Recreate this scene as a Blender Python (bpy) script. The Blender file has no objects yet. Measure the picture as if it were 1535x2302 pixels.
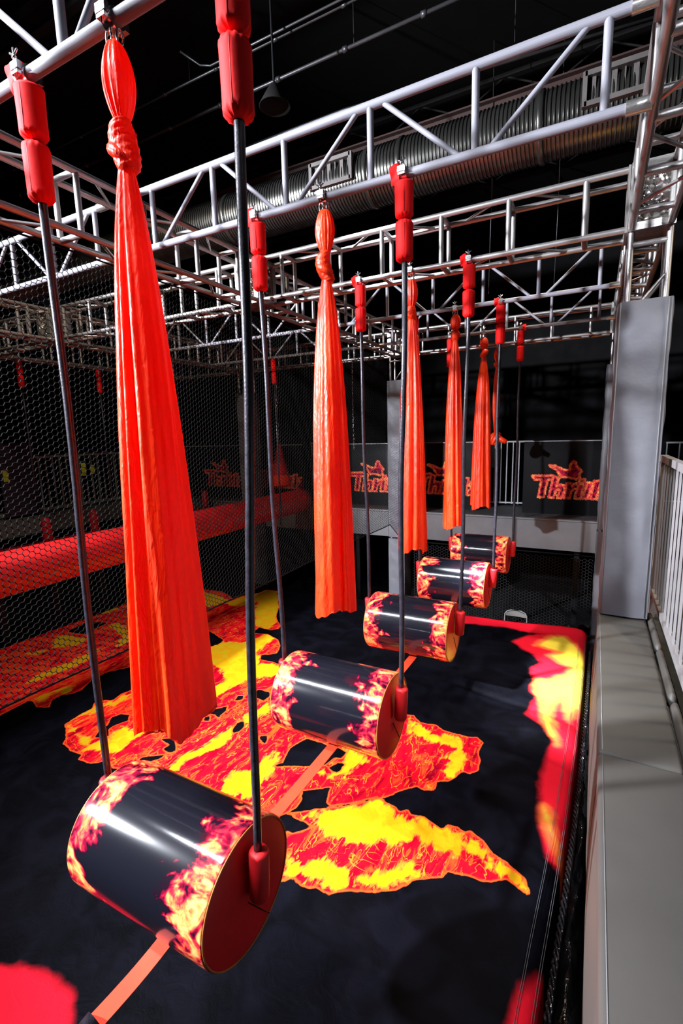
import bpy, math, random
import numpy as np
from mathutils import Vector, Matrix
sc = bpy.context.scene
COL = sc.collection
R = random.Random(7)
PI = math.pi

# ------------------------------------------------------------------ camera
CAM = Vector((1.6497, -1.4102, 3.4829))
yaw, pitch, roll, FPX = 0.4903, -0.1643, -0.0267, 1067.35
fwd = Vector((-math.sin(yaw)*math.cos(pitch), math.cos(yaw)*math.cos(pitch), math.sin(pitch)))
rgt = Vector((math.cos(yaw), math.sin(yaw), 0)); upv = rgt.cross(fwd)
r2 = rgt*math.cos(roll)+upv*math.sin(roll); u2 = upv*math.cos(roll)-rgt*math.sin(roll)
cd = bpy.data.cameras.new('camera'); cd.sensor_fit = 'HORIZONTAL'; cd.sensor_width = 36
cd.lens = FPX/1535*36; cd.clip_start = 0.05; cd.clip_end = 100
cam = bpy.data.objects.new('camera', cd); COL.objects.link(cam)
M = Matrix((r2, u2, -fwd)).transposed().to_4x4(); M.translation = CAM
cam.matrix_world = M
sc.camera = cam

# ------------------------------------------------------------------ world, exposure, lights
w = bpy.data.worlds.new('world'); sc.world = w; w.use_nodes = True
w.node_tree.nodes['Background'].inputs[0].default_value = (0.30, 0.33, 0.42, 1)
w.node_tree.nodes['Background'].inputs[1].default_value = 0.006
sc.view_settings.view_transform = 'Standard'; sc.view_settings.look = 'None'
sc.view_settings.gamma = 1; sc.view_settings.use_curve_mapping = False
sc.view_settings.exposure = 0.0
def lamp(name, loc, target, watts, color=(1, 1, 1), size=0.3, cone=None, blend=0.5):
    l = bpy.data.lights.new(name, 'SPOT'); l.energy = watts; l.color = color
    l.shadow_soft_size = size/2; l.spot_size = math.radians(cone or 120); l.spot_blend = blend
    o = bpy.data.objects.new(name, l); COL.objects.link(o); o.location = loc
    o.rotation_euler = (Vector(target)-Vector(loc)).to_track_quat('-Z', 'Y').to_euler()
    return o
COOL = (0.88, 0.92, 1.0); WARM = (1.0, 0.86, 0.66)
lamp('spot_light', (-6.3, -4.3, 6.4), (-0.2, 2.6, 3.9), 16500, COOL, 0.30, 66)
strip = bpy.data.lights.new('strip_lamp', 'AREA'); strip.shape = 'RECTANGLE'; strip.size = 3.2; strip.size_y = 0.16
strip.energy = 240; strip.color = COOL; strip.spread = math.radians(64)
so_ = bpy.data.objects.new('strip_lamp', strip); COL.objects.link(so_); so_.location = (-2.7, -2.2, 7.8)
zz_ = (Vector((-2.7, -2.2, 7.8))-Vector((-0.4, 2.6, 0.3))).normalized(); xx_ = Vector((1, 0, 0)); xx_ = (xx_-zz_*xx_.dot(zz_)).normalized()
mm_ = Matrix((xx_, zz_.cross(xx_), zz_)).transposed().to_4x4(); mm_.translation = so_.location; so_.matrix_world = mm_
lamp('spot_light', (0.5, 6.1, 7.8), (0.1, 4.0, 1.0), 800, WARM, 0.22, 70, 0.6)
lamp('spot_light', (-1.2, 3.1, 7.6), (1.6, 4.9, 0), 26000, COOL, 0.25, 21, 1.0)
lamp('spot_light', (5.4, 2.6, 6.6), (0.9, 3.7, 1.3), 800, WARM, 0.60, 50, 0.5)
lamp('spot_light', (-4.6, 1.6, 7.4), (-4.6, 4.2, 3.0), 480, WARM, 0.30, 110)
lamp('spot_light', (3.4, -6.0, 6.8), (1.7, 3.0, 3.6), 1500, COOL, 0.40, 26, 0.8)  # added fill from behind the camera, evens out the column and truss fronts

# ------------------------------------------------------------------ measures (metres; z = 0 on the airbag)
LX, RX, SX, SZ = -1.825, 1.814, 0.256, 0.43
YA, YB, YC, YD, YE, YF = 0.0, 1.5535, 3.236, 4.8835, 6.652, 7.8355
YS = [YA, YB, YC, YD, YE, YF]
ZB = 5.0
X2 = -5.72            # next truss line to the left
GROUND = -0.8

# ------------------------------------------------------------------ node helper and materials
class N:
    def __init__(s, name):
        s.m = bpy.data.materials.new(name); s.m.use_nodes = True
        s.nt = s.m.node_tree; s.b = s.nt.nodes['Principled BSDF']
    def n(s, t, **kw):
        x = s.nt.nodes.new(t)
        for k, v in kw.items(): setattr(x, k, v)
        return x
    def put(s, sock, v):
        if isinstance(v, bpy.types.NodeSocket): s.nt.links.new(v, sock)
        else: sock.default_value = v
    def math(s, op, a, b=0.0, clamp=False):
        x = s.n('ShaderNodeMath', operation=op, use_clamp=clamp); s.put(x.inputs[0], a); s.put(x.inputs[1], b); return x.outputs[0]
    def coord(s, which='Object', scale=None):
        o = s.n('ShaderNodeTexCoord').outputs[which]
        if scale:
            mp = s.n('ShaderNodeMapping'); s.nt.links.new(o, mp.inputs[0]); mp.inputs['Scale'].default_value = scale; o = mp.outputs[0]
        return o
    def noise(s, vec, scale, detail=3, dist=0.0, rough=0.5, color=False):
        x = s.n('ShaderNodeTexNoise'); s.put(x.inputs['Vector'], vec); x.inputs['Scale'].default_value = scale
        x.inputs['Detail'].default_value = detail; x.inputs['Distortion'].default_value = dist; x.inputs['Roughness'].default_value = rough
        return x.outputs[1 if color else 0]
    def ramp(s, f, stops, interp='LINEAR'):
        x = s.n('ShaderNodeValToRGB'); s.put(x.inputs[0], f); e = x.color_ramp; e.interpolation = interp
        while len(e.elements) < len(stops): e.elements.new(0.5)
        for el, (p, c) in zip(e.elements, stops):
            el.position = p; el.color = (c, c, c, 1) if isinstance(c, (int, float)) else (*c, 1)
        return x.outputs[0]
    def mix(s, f, a, b):
        x = s.n('ShaderNodeMix', data_type='RGBA'); s.put(x.inputs[0], f)
        for i, v in ((6, a), (7, b)): s.put(x.inputs[i], (*v, 1) if isinstance(v, tuple) else v)
        return x.outputs[2]
    def smooth(s, v, a, b):
        x = s.n('ShaderNodeMapRange', interpolation_type='SMOOTHSTEP'); s.put(x.inputs[0], v)
        x.inputs[1].default_value = a; x.inputs[2].default_value = b; return x.outputs[0]
    def attr(s, name):
        return s.n('ShaderNodeAttribute', attribute_name=name).outputs['Fac']
    def bump(s, h, strength=0.3, dist=0.01):
        x = s.n('ShaderNodeBump'); s.put(x.inputs['Height'], h); x.inputs['Strength'].default_value = strength
        x.inputs['Distance'].default_value = dist; s.nt.links.new(x.outputs[0], s.b.inputs['Normal'])
    def set(s, base=None, rough=None, metal=None, **kw):
        if base is not None: s.put(s.b.inputs['Base Color'], (*base, 1) if isinstance(base, tuple) else base)
        if rough is not None: s.put(s.b.inputs['Roughness'], rough)
        if metal is not None: s.put(s.b.inputs['Metallic'], metal)
        for k, v in kw.items(): s.put(s.b.inputs[k], v)
        return s.m
MAT = {}
def simple(name, base, rough=0.5, metal=0.0, var=0.15, scale=6, bump=0.0, bscale=60, bdist=0.004, **kw):
    k = N(name); c = k.coord()
    f = k.noise(c, scale, 4)
    dark = tuple(x*(1-var) for x in base); light = tuple(min(1, x*(1+var)) for x in base)
    k.set(k.mix(k.smooth(f, 0.3, 0.7), dark, light), rough, metal, **kw)
    if max(base) < 0.02 and 'tarp' not in name and 'rope' not in name: k.b.inputs['Specular IOR Level'].default_value = 0.12
    if bump: k.bump(k.noise(c, bscale, 3), bump, bdist)
    MAT[name] = k.m; return k.m
simple('painted_tube', (0.20, 0.196, 0.228), 0.55, 0.0, 0.12, 9, 0.15, 40)
simple('aluminium', (0.40, 0.38, 0.375), 0.38, 0.80, 0.18, 7, 0.1, 50)
simple('plate_metal', (0.50, 0.48, 0.46), 0.34, 0.9, 0.2, 9)
simple('zinc', (0.75, 0.74, 0.74), 0.22, 1.0, 0.1, 30)
simple('black_metal', (0.012, 0.012, 0.013), 0.5, 0.3)
simple('rope_black', (0.020, 0.018, 0.026), 0.33, 0.0, 0.3, 30, 0.3, 90)
simple('sleeve_red', (0.82, 0.0065, 0.006), 0.7, 0.0, 0.08, 5, 0.15, 40, **{'Specular IOR Level': 0.2})
simple('sleeve_seam', (0.30, 0.005, 0.01), 0.7)
simple('foam_red', (0.55, 0.005, 0.009), 0.55, 0.0, 0.1, 8, 0.2, 30)
simple('cap_red', (0.62, 0.012, 0.014), 0.36, 0.0, 0.06, 4, 0.12, 7, 0.02)
simple('strap_orange', (0.88, 0.045, 0.012), 0.6, 0.0, 0.06, 10)
simple('piping', (0.45, 0.16, 0.03), 0.5)
simple('grey_vinyl', (0.118, 0.118, 0.135), 0.52, 0.0, 0.10, 2.2, 0.35, 9, 0.02)
simple('bench_vinyl', (0.058, 0.053, 0.047), 0.6, 0.0, 0.06, 3, 0.15, 8, 0.01)
simple('seam_grey', (0.20, 0.20, 0.21), 0.6)
simple('fence_white', (0.25, 0.235, 0.24), 0.5, 0.0, 0.0)
simple('rail_grey', (0.30, 0.31, 0.33), 0.45, 0.3)
simple('net_black', (0.0055, 0.0055, 0.0055), 0.85)
simple('net_fine', (0.03, 0.03, 0.032), 0.6)
simple('black_wall', (0.0035, 0.0035, 0.004), 0.85, 0, 0.4, 3)
simple('black_ceiling', (0.0010, 0.0010, 0.0011), 0.9, 0, 0.4, 3)
simple('concrete_dark', (0.010, 0.010, 0.011), 0.8, 0, 0.3, 4)
simple('platform_grey', (0.13, 0.13, 0.135), 0.42, 0.1, 0.1, 3)
simple('deck_dark', (0.045, 0.045, 0.045), 0.55, 0, 0.2, 9)
simple('conduit', (0.055, 0.055, 0.058), 0.4, 0.6)
simple('joist_dark', (0.006, 0.0055, 0.0055), 0.8)
simple('joist_rust', (0.022, 0.006, 0.004), 0.8)
simple('duct_metal', (0.08, 0.078, 0.072), 0.28, 0.85, 0.2, 3)
simple('vent_grey', (0.09, 0.08, 0.076), 0.5, 0.2)
simple('tarp_black', (0.006, 0.006, 0.007), 0.16, 0, 0.3, 4, 0.9, 11, 0.05)
simple('chair_beige', (0.30, 0.29, 0.275), 0.4, 0.3)
simple('log_red', (0.60, 0.007, 0.009), 0.45, 0, 0.08, 2, 0.1, 14)
simple('far_red', (0.42, 0.008, 0.02), 0.5)
simple('far_purple', (0.02, 0.013, 0.035), 0.6)
simple('far_yellow', (0.55, 0.58, 0.03), 0.6)
simple('stitch_white', (0.10, 0.10, 0.11), 0.7)
simple('label_black', (0.01, 0.01, 0.01), 0.5)

def mk_silk():
    k = N('silk_red')
    f = k.noise(k.coord('Object', (1, 1, 0.18)), 12, 3, 0.6)
    k.set(k.mix(k.smooth(f, 0.35, 0.7), (0.92, 0.034, 0.0025), (0.98, 0.068, 0.006)), 0.42, 0.0)
    k.b.inputs['Specular IOR Level'].default_value = 0.6
    h1 = k.noise(k.coord('Object', (1, 1, 0.22)), 15, 3, 1.3)
    h2 = k.noise(k.coord('Object', (1, 1, 0.35)), 42, 2, 0.8)
    k.bump(k.math('ADD', h1, k.math('MULTIPLY', h2, 0.40)), 0.50, 0.022)
    tr = k.n('ShaderNodeBsdfTranslucent'); tr.inputs[0].default_value = (1.0, 0.008, 0.003, 1)
    mx = k.n('ShaderNodeMixShader'); mx.inputs[0].default_value = 0.30
    k.nt.links.new(k.b.outputs[0], mx.inputs[1]); k.nt.links.new(tr.outputs[0], mx.inputs[2])
    k.nt.links.new(mx.outputs[0], k.nt.nodes['Material Output'].inputs[0])
    MAT['silk_red'] = k.m
mk_silk()

FIRE = [(0.0, (0.005, 0.005, 0.009)), (0.16, (0.012, 0.002, 0.008)), (0.32, (0.22, 0.002, 0.022)), (0.48, (0.72, 0.025, 0.04)),
        (0.64, (0.85, 0.13, 0.045)), (0.82, (0.85, 0.32, 0.09)), (1.0, (0.88, 0.48, 0.16))]
def mk_drum(h):
    k = N('drum_print'); c = k.coord()
    sep = k.n('ShaderNodeSeparateXYZ'); k.put(sep.inputs[0], c)
    ax = k.math('ABSOLUTE', sep.outputs[0])
    edge = k.math('DIVIDE', k.math('SUBTRACT', ax, h-0.23), 0.23)          # 0 inner, 1 at the rim
    big = k.noise(k.coord('Object', (0.8, 1.3, 1.3)), 4.2, 5, 1.3, 0.5)
    fine = k.noise(c, 7.5, 5, 1.8, 0.5)
    ridge = k.math('SUBTRACT', 1.0, k.math('MULTIPLY', k.math('ABSOLUTE', k.math('SUBTRACT', k.noise(c, 6.0, 3, 1.8), 0.5)), 9.0), True)
    body = k.smooth(k.math('ADD', edge, k.math('MULTIPLY', k.math('SUBTRACT', big, 0.5), 2.6)), -0.02, 0.42)
    heat = k.math('ADD', k.math('MULTIPLY', k.smooth(fine, 0.30, 0.70), 0.70), k.math('ADD', k.math('MULTIPLY', ridge, 0.24), k.math('MULTIPLY', edge, 0.16)))
    t = k.math('MULTIPLY', body, heat, True)
    k.set(k.ramp(t, FIRE), 0.6, 0.0); k.b.inputs['Specular IOR Level'].default_value = 0.02
    k.b.inputs['Coat Weight'].default_value = 1.0; k.b.inputs['Coat Roughness'].default_value = 0.13
    k.bump(k.noise(c, 11, 5, 0.8), 0.05, 0.02)
    MAT['drum_print'] = k.m
DR, DH = 0.307, 0.4453
mk_drum(DH)

def mk_airbag():
    k = N('airbag_print'); c = k.coord()
    fl, ye, so, sy = k.attr('fireprint'), k.attr('yellow'), k.attr('soft'), k.attr('softy')
    nz = k.noise(c, 7.0, 4, 0.8, 0.5); nb = k.noise(c, 2.6, 4, 1.2)
    rotm = k.n('ShaderNodeMapping'); k.put(rotm.inputs[0], k.coord()); rotm.inputs['Rotation'].default_value = (0, 0, math.radians(-50)); rotm.inputs['Scale'].default_value = (1.7, 0.6, 1)
    ns = k.noise(rotm.outputs[0], 3.0, 3, 1.6, 0.5)
    off = lambda n, a: k.math('MULTIPLY', k.math('SUBTRACT', n, 0.5), a)
    base = k.mix(k.smooth(nb, 0.35, 0.7), (0.0010, 0.0010, 0.0022), (0.0030, 0.0031, 0.0064))
    d = k.math('ADD', fl, off(nz, 0.05))
    rm2 = k.n('ShaderNodeMapping'); k.put(rm2.inputs[0], k.coord()); rm2.inputs['Rotation'].default_value = (0, 0, math.radians(-46)); rm2.inputs['Scale'].default_value = (2.2, 0.8, 1)
    n2 = k.noise(rm2.outputs[0], 5.5, 4, 1.4, 0.55)
    dy = k.math('ADD', k.math('ADD', ye, off(nz, 0.08)), k.math('ADD', off(ns, 0.20), off(n2, 0.20)))
    red = k.mix(k.smooth(ns, 0.34, 0.48), (0.30, 0.0, 0.012), (0.86, 0.003, 0.014)); red = k.mix(k.math('MULTIPLY', k.smooth(ns, 0.56, 0.68), 0.8), red, (0.90, 0.10, 0.012))
    v1 = k.math('ABSOLUTE', k.math('SUBTRACT', ns, 0.545)); v2 = k.math('ABSOLUTE', k.math('SUBTRACT', k.noise(c, 1.9, 3, 2.4), 0.5))
    vein = k.math('MAXIMUM', k.smooth(v1, 0.012, 0.002), k.math('MULTIPLY', k.smooth(v2, 0.007, 0.001), k.smooth(nb, 0.45, 0.6)))
    red = k.mix(k.math('MULTIPLY', k.smooth(n2, 0.55, 0.66), 0.75), red, (0.85, 0.11, 0.012)); red = k.mix(k.smooth(n2, 0.36, 0.28), red, (0.22, 0.0, 0.01))
    red = k.mix(k.math('MULTIPLY', vein, 0.9), red, (0.85, 0.24, 0.02))
    yel = k.mix(k.smooth(nz, 0.40, 0.62), (0.72, 0.34, 0.005), (0.64, 0.43, 0.008))
    fire = k.mix(k.smooth(dy, -0.030, 0.004), red, (0.92, 0.22, 0.02)); fire = k.mix(k.smooth(dy, 0.0, 0.018), fire, yel)
    fire = k.mix(k.math('MULTIPLY', k.smooth(d, 0.026, 0.008), 0.8), fire, (0.90, 0.10, 0.015))
    col = k.mix(k.smooth(d, -0.004, 0.004), base, fire)
    ds = k.math('ADD', so, off(nb, 0.12)); dsy = k.math('ADD', sy, off(nb, 0.16))
    sf = k.mix(k.smooth(dsy, -0.10, -0.01), (0.80, 0.010, 0.028), (0.90, 0.16, 0.04)); sf = k.mix(k.smooth(dsy, -0.02, 0.06), sf, (0.82, 0.60, 0.05))
    col = k.mix(k.smooth(ds, -0.06, 0.03), col, sf)
    k.set(col, 0.62, 0.0)
    wr = k.noise(k.coord('Object', (1, 1, 1)), 5, 5, 1.8, 0.6)
    k.bump(k.math('MULTIPLY', wr, 1.0), 0.24, 0.03)
    k.b.inputs['Specular IOR Level'].default_value = 0.05
    MAT['airbag_print'] = k.m
mk_airbag()

def mk_banner():
    k = N('banner_print'); c = k.coord('Object'); lg = k.attr('logo')
    n1 = k.noise(c, 16, 5, 2.0, 0.6); n2 = k.noise(c, 9, 4, 2.2)
    off = lambda n, a: k.math('MULTIPLY', k.math('SUBTRACT', n, 0.5), a)
    d = k.math('ADD', lg, off(n1, 0.07))
    heat = k.math('ADD', k.math('MULTIPLY', n1, 0.9), k.math('MULTIPLY', n2, 0.45))
    fire = k.ramp(heat, [(0.44, (0.25, 0.0, 0.02)), (0.56, (0.72, 0.015, 0.04)), (0.70, (0.85, 0.13, 0.05)), (0.86, (0.90, 0.50, 0.12))])
    core = k.mix(k.smooth(n2, 0.42, 0.6), (0.03, 0.0, 0.010), (0.50, 0.004, 0.04))
    col = k.mix(k.smooth(d, 0.010, 0.026), fire, core)
    col = k.mix(k.smooth(d, -0.035, -0.018), (0.003, 0.003, 0.004), col)
    k.set(col, 0.42, 0.0); k.b.inputs['Specular IOR Level'].default_value = 0.12; MAT['banner_print'] = k.m
mk_banner()

def mk_block():
    k = N('block_panel'); c = k.coord()
    v = k.n('ShaderNodeTexVoronoi'); k.put(v.inputs['Vector'], c); v.inputs['Scale'].default_value = 17
    k.set(k.mix(k.noise(c, 12), (0.30, 0.27, 0.24), (0.62, 0.60, 0.58)), 0.2, 0.95)
    k.bump(v.outputs['Distance'], 1.0, 0.05); MAT['block_panel'] = k.m
mk_block()

# ------------------------------------------------------------------ mesh helpers
class MB:
    def __init__(s): s.v = []; s.f = []
    def add(s, vs, fs):
        o = len(s.v); s.v += [tuple(p) for p in vs]; s.f += [tuple(i+o for i in f) for f in fs]; return s
    def box(s, c, d):
        x, y, z = c; a, b, e = d[0]/2, d[1]/2, d[2]/2
        vs = [(x+i*a, y+j*b, z+l*e) for i in (-1, 1) for j in (-1, 1) for l in (-1, 1)]
        return s.add(vs, [(0, 1, 3, 2), (4, 6, 7, 5), (0, 4, 5, 1), (2, 3, 7, 6), (0, 2, 6, 4), (1, 5, 7, 3)])
    def path(s, pts, r, n=10, caps=True, flat=None):
        pts = [Vector(p) for p in pts]; rr = r if isinstance(r, (list, tuple)) else [r]*len(pts)
        t0 = (pts[1]-pts[0]).normalized(); ref = Vector((0, 0, 1)) if abs(t0.z) < 0.9 else Vector((1, 0, 0))
        vs = []
        for i, p in enumerate(pts):
            t = (pts[min(i+1, len(pts)-1)]-pts[max(i-1, 0)]).normalized()
            a = t.cross(ref).normalized(); b = t.cross(a)
            for j in range(n):
                th = 2*PI*j/n; vs.append(p+(a*math.cos(th)*(flat or 1)+b*math.sin(th))*rr[i])
        fs = [(i*n+j, i*n+(j+1) % n, (i+1)*n+(j+1) % n, (i+1)*n+j) for i in range(len(pts)-1) for j in range(n)]
        if caps: fs += [tuple(reversed(range(n))), tuple((len(pts)-1)*n+j for j in range(n))]
        return s.add(vs, fs)
    def lathe(s, prof, n=24, o=(0, 0, 0), ax='Z', fn=None, caps=True):
        vs = []
        for i, (r, z) in enumerate(prof):
            for j in range(n):
                th = 2*PI*j/n; q = r*(1+(fn(th, i, z) if fn else 0))
                p = {'Z': (q*math.cos(th), q*math.sin(th), z), 'X': (z, q*math.cos(th), q*math.sin(th)), 'Y': (q*math.sin(th), z, q*math.cos(th))}[ax]
                vs.append((p[0]+o[0], p[1]+o[1], p[2]+o[2]))
        m = len(prof)
        fs = [(i*n+j, i*n+(j+1) % n, (i+1)*n+(j+1) % n, (i+1)*n+j) for i in range(m-1) for j in range(n)]
        if caps: fs += [tuple(reversed(range(n))), tuple((m-1)*n+j for j in range(n))]
        return s.add(vs, fs)
    def torus(s, c, R_, r, ax='Y', n=20, m=8, sc_=(1, 1, 1), a0=0, a1=2*PI):
        pts = []
        for i in range(n+1):
            th = a0+(a1-a0)*i/n; u, v = R_*math.cos(th), R_*math.sin(th)
            p = {'Y': (u, 0, v), 'X': (0, u, v), 'Z': (u, v, 0)}[ax]; pts.append((c[0]+p[0]*sc_[0], c[1]+p[1]*sc_[1], c[2]+p[2]*sc_[2]))
        return s.path(pts, r, m, caps=True)
    def grid(s, fn, nu, nv):
        vs = [fn(i/nu, j/nv) for i in range(nu+1) for j in range(nv+1)]
        return s.add(vs, [(i*(nv+1)+j, (i+1)*(nv+1)+j, (i+1)*(nv+1)+j+1, i*(nv+1)+j+1) for i in range(nu) for j in range(nv)])
    def mesh(s, name, mat, smooth=True):
        me = bpy.data.meshes.new(name); me.from_pydata(s.v, [], s.f)
        if smooth:
            me.polygons.foreach_set('use_smooth', [True]*len(me.polygons))
        me.materials.append(MAT[mat]); return me
    def part(s, name, mat, parent=None, smooth=True, bevel=0, **kw):
        o = link(name, s.mesh(name, mat, smooth), parent)
        if bevel:
            b = o.modifiers.new('bevel', 'BEVEL'); b.width = bevel; b.segments = 3; b.limit_method = 'ANGLE'
        return o
def link(name, me, parent=None, mat4=None):
    o = bpy.data.objects.new(name, me); COL.objects.link(o)
    if mat4 is not None: o.matrix_basis = mat4
    if parent is not None:
        o.parent = parent; o.matrix_parent_inverse = Matrix.Translation(-ROOT(parent))
    return o
_root = {}
def ROOT(p): return _root.get(p.name, Vector((0, 0, 0)))
def thing(name, label, cat, loc=(0, 0, 0), group=None, kind=None):
    e = bpy.data.objects.new(name, None); COL.objects.link(e); e.location = loc; e.empty_display_size = 0.1
    _root[e.name] = Vector(loc); return tag(e, label, cat, group, kind)
def tag(o, label=None, cat=None, group=None, kind=None):
    if label: o['label'] = label
    if cat: o['category'] = cat
    if group: o['group'] = group
    if kind: o['kind'] = kind
    return o
def sharp(o, ang=40):
    me = o.data
    me.set_sharp_from_angle(angle=math.radians(ang)); return o
# one shared unit cylinder per material, stretched into every tube of the trusses
_cyl = {}
def tube(name, p0, p1, r, mat, parent):
    if mat not in _cyl: _cyl[mat] = MB().lathe([(1, 0), (1, 1)], 18).mesh('tube_'+mat, mat); _cyl[mat].set_sharp_from_angle(angle=0.7)
    p0, p1 = Vector(p0), Vector(p1); d = p1-p0
    m = Matrix.Translation(p0) @ d.to_track_quat('Z', 'Y').to_matrix().to_4x4() @ Matrix.Diagonal((r, r, d.length, 1))
    return link(name, _cyl[mat], parent, m)
_box = {}
def bar(name, c, d, mat, parent):
    if mat not in _box: _box[mat] = MB().box((0, 0, 0), (1, 1, 1)).mesh('bar_'+mat, mat, False)
    return link(name, _box[mat], parent, Matrix.Translation(c) @ Matrix.Diagonal((d[0], d[1], d[2], 1)))
# ------------------------------------------------------------------ the shell of the hall
def struct(name, c, d, mat):
    return tag(MB().box(c, d).part(name, mat, smooth=False), kind='structure')
struct('floor', (-4, 4, GROUND-0.05), (22, 22, 0.1), 'concrete_dark')
struct('wall_back', (-4, 12.5, 3.5), (22, 0.1, 9), 'black_wall')
struct('wall_left', (-15, 4, 3.5), (0.1, 22, 9), 'black_wall')
struct('wall_right', (7, 4, 3.5), (0.1, 22, 9), 'black_wall')
cl = struct('ceiling', (-4, 4, 8.35), (22, 22, 0.1), 'black_ceiling')

# ------------------------------------------------------------------ airbag floor with its flame print
FLAME_SHAPES=[[(-0.74,1.76),(-0.42,1.96),(-0.19,2.12),(-0.07,2.24),(0.00,2.31),(0.09,2.27),(0.19,2.27),(0.23,2.24),(0.29,2.29),(0.34,2.25),(0.45,2.29),(0.63,2.23),(0.66,2.30),(0.75,2.33),(0.81,2.30),(0.86,2.33),(0.95,2.30),(1.08,2.19),(1.21,2.14),(1.35,2.06),(1.39,1.95),(1.38,1.92),(1.28,1.96),(1.22,1.97),(1.10,1.90),(1.04,1.88),(0.92,1.88),(0.80,1.84),(0.75,1.77),(0.57,1.64),(0.48,1.51),(0.36,1.43),(0.29,1.39),(0.16,1.34),(0.04,1.24),(-0.05,1.24),(-0.19,1.20),(-0.28,1.23),(-0.35,1.16),(-0.57,1.04),(-0.83,1.13),(-0.83,1.37),(-0.58,1.60),(-0.53,1.59),(-0.46,1.66),(-0.40,1.73)],
[(-2.34,4.10),(-1.97,4.27),(-1.13,4.09),(-0.48,3.80),(-0.24,3.72),(-0.16,3.75),(-0.05,3.66),(0.15,3.70),(0.25,3.63),(0.42,3.63),(0.52,3.64),(0.63,3.67),(0.72,3.60),(0.70,3.39),(0.75,3.27),(0.76,3.10),(0.69,3.02),(0.62,3.02),(0.54,2.82),(0.43,2.76),(0.45,2.63),(0.35,2.59),(0.27,2.60),(0.17,2.49),(0.08,2.37),(-0.00,2.27),(-0.03,2.29),(-0.19,2.13),(-0.38,2.00),(-0.44,2.03),(-0.48,2.14),(-0.65,2.34),(-0.82,2.45),(-1.67,3.12)],
[(-3.62,1.45),(-3.73,1.56),(-4.00,1.71),(-4.02,1.89),(-4.00,2.07),(-4.10,2.18),(-4.02,2.29),(-3.92,2.32),(-3.96,2.50),(-3.91,2.62),(-3.86,3.16),(-4.08,4.05),(-3.84,4.29),(-3.92,4.60),(-3.67,4.72),(-3.50,5.01),(-3.56,4.95),(-3.30,4.99),(-3.01,4.86),(-2.83,4.69),(-2.74,4.45),(-2.83,4.34),(-2.94,4.31),(-2.86,4.17),(-2.66,4.18),(-2.50,4.17),(-1.69,3.58),(-1.07,3.00),(-0.69,2.74),(-0.49,2.23),(-0.72,2.07),(-0.65,1.97),(-0.65,1.86),(-0.69,1.80),(-0.81,1.59),(-1.14,1.49),(-1.72,1.51),(-2.46,1.49),(-2.73,1.46),(-2.91,1.49),(-3.01,1.38),(-3.20,1.35),(-3.24,1.42),(-3.43,1.41)],
[(-5.15,5.00),(-5.13,5.90),(-5.05,6.42),(-4.84,6.72),(-4.83,6.97),(-4.54,7.02),(-4.31,6.74),(-4.12,6.43),(-3.89,6.16),(-3.72,5.82),(-3.53,5.58),(-3.34,5.42),(-3.28,5.28),(-3.39,5.17),(-3.66,5.19),(-3.65,5.05),(-3.45,4.81),(-3.49,4.64),(-3.61,4.48),(-3.86,4.47),(-4.13,4.56),(-4.82,4.76),(-4.73,4.04),(-4.80,3.62)],
[(-4.99,1.85),(-4.87,1.83),(-4.71,1.77),(-4.54,1.85),(-4.68,1.96),(-4.69,2.12),(-4.59,2.17),(-4.55,2.31),(-4.70,2.56),(-4.70,2.83),(-4.51,3.07),(-4.66,3.87),(-4.86,4.79),(-4.94,6.07),(-5.67,6.44),(-6.53,6.35),(-6.16,5.59),(-7.20,5.29),(-8.43,5.07),(-9.06,4.64),(-9.28,3.63),(-8.96,2.99),(-4.94,1.15)]]
FLAME_HOLES=[[(-1.14,2.32),(-1.19,2.52),(-1.16,2.67),(-1.11,2.77),(-0.86,2.77),(-0.70,2.78),(-0.60,2.76),(-0.60,2.66),(-0.67,2.64),(-0.71,2.48),(-0.87,2.39),(-1.20,2.22)],
[(-0.65,2.47),(-0.61,2.57),(-0.53,2.59),(-0.52,2.49),(-0.54,2.44),(-0.59,2.44)],
[(-0.72,2.07),(-0.50,2.22),(-0.47,2.07),(-0.43,2.00),(-0.65,1.83),(-0.67,1.98)],
[(-3.59,2.06),(-3.54,2.17),(-3.42,2.19),(-3.33,2.10),(-3.39,1.97),(-3.39,1.87),(-3.26,1.78),(-3.39,1.69),(-3.46,1.81),(-3.48,1.94)],
[(-2.66,2.04),(-2.60,2.10),(-2.50,2.09),(-2.35,1.96),(-2.42,1.91),(-2.51,1.93),(-2.51,2.01)],
[(-2.62,1.67),(-2.60,1.73),(-2.42,1.87),(-2.42,1.79),(-2.48,1.72)],
[(-2.54,2.68),(-2.52,2.80),(-2.43,2.90),(-2.37,2.83),(-2.37,2.73),(-2.34,2.65),(-2.44,2.69)],
[(-2.52,2.59),(-2.49,2.63),(-2.42,2.57),(-2.48,2.54)],
[(-2.04,2.55),(-2.08,2.70),(-2.03,2.75),(-1.95,2.68),(-1.95,2.57),(-1.99,2.51)],
[(-1.67,2.58),(-1.57,2.64),(-1.51,2.50),(-1.59,2.53)],
[(-2.43,3.06),(-2.46,3.17),(-2.39,3.20),(-2.34,3.10)],
[(-2.33,3.30),(-2.30,3.41),(-2.13,3.42),(-2.06,3.33),(-2.07,3.22),(-2.20,3.23)],
[(-4.50,4.44),(-4.45,4.58),(-4.09,4.52),(-3.87,4.22),(-3.92,4.14),(-4.19,4.17)],
[(-8.50,3.08),(-8.33,3.65),(-8.06,4.12),(-7.96,3.44),(-8.02,2.85)],
[(-6.80,3.51),(-6.92,4.03),(-6.48,4.11),(-6.39,3.59)]]
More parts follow.
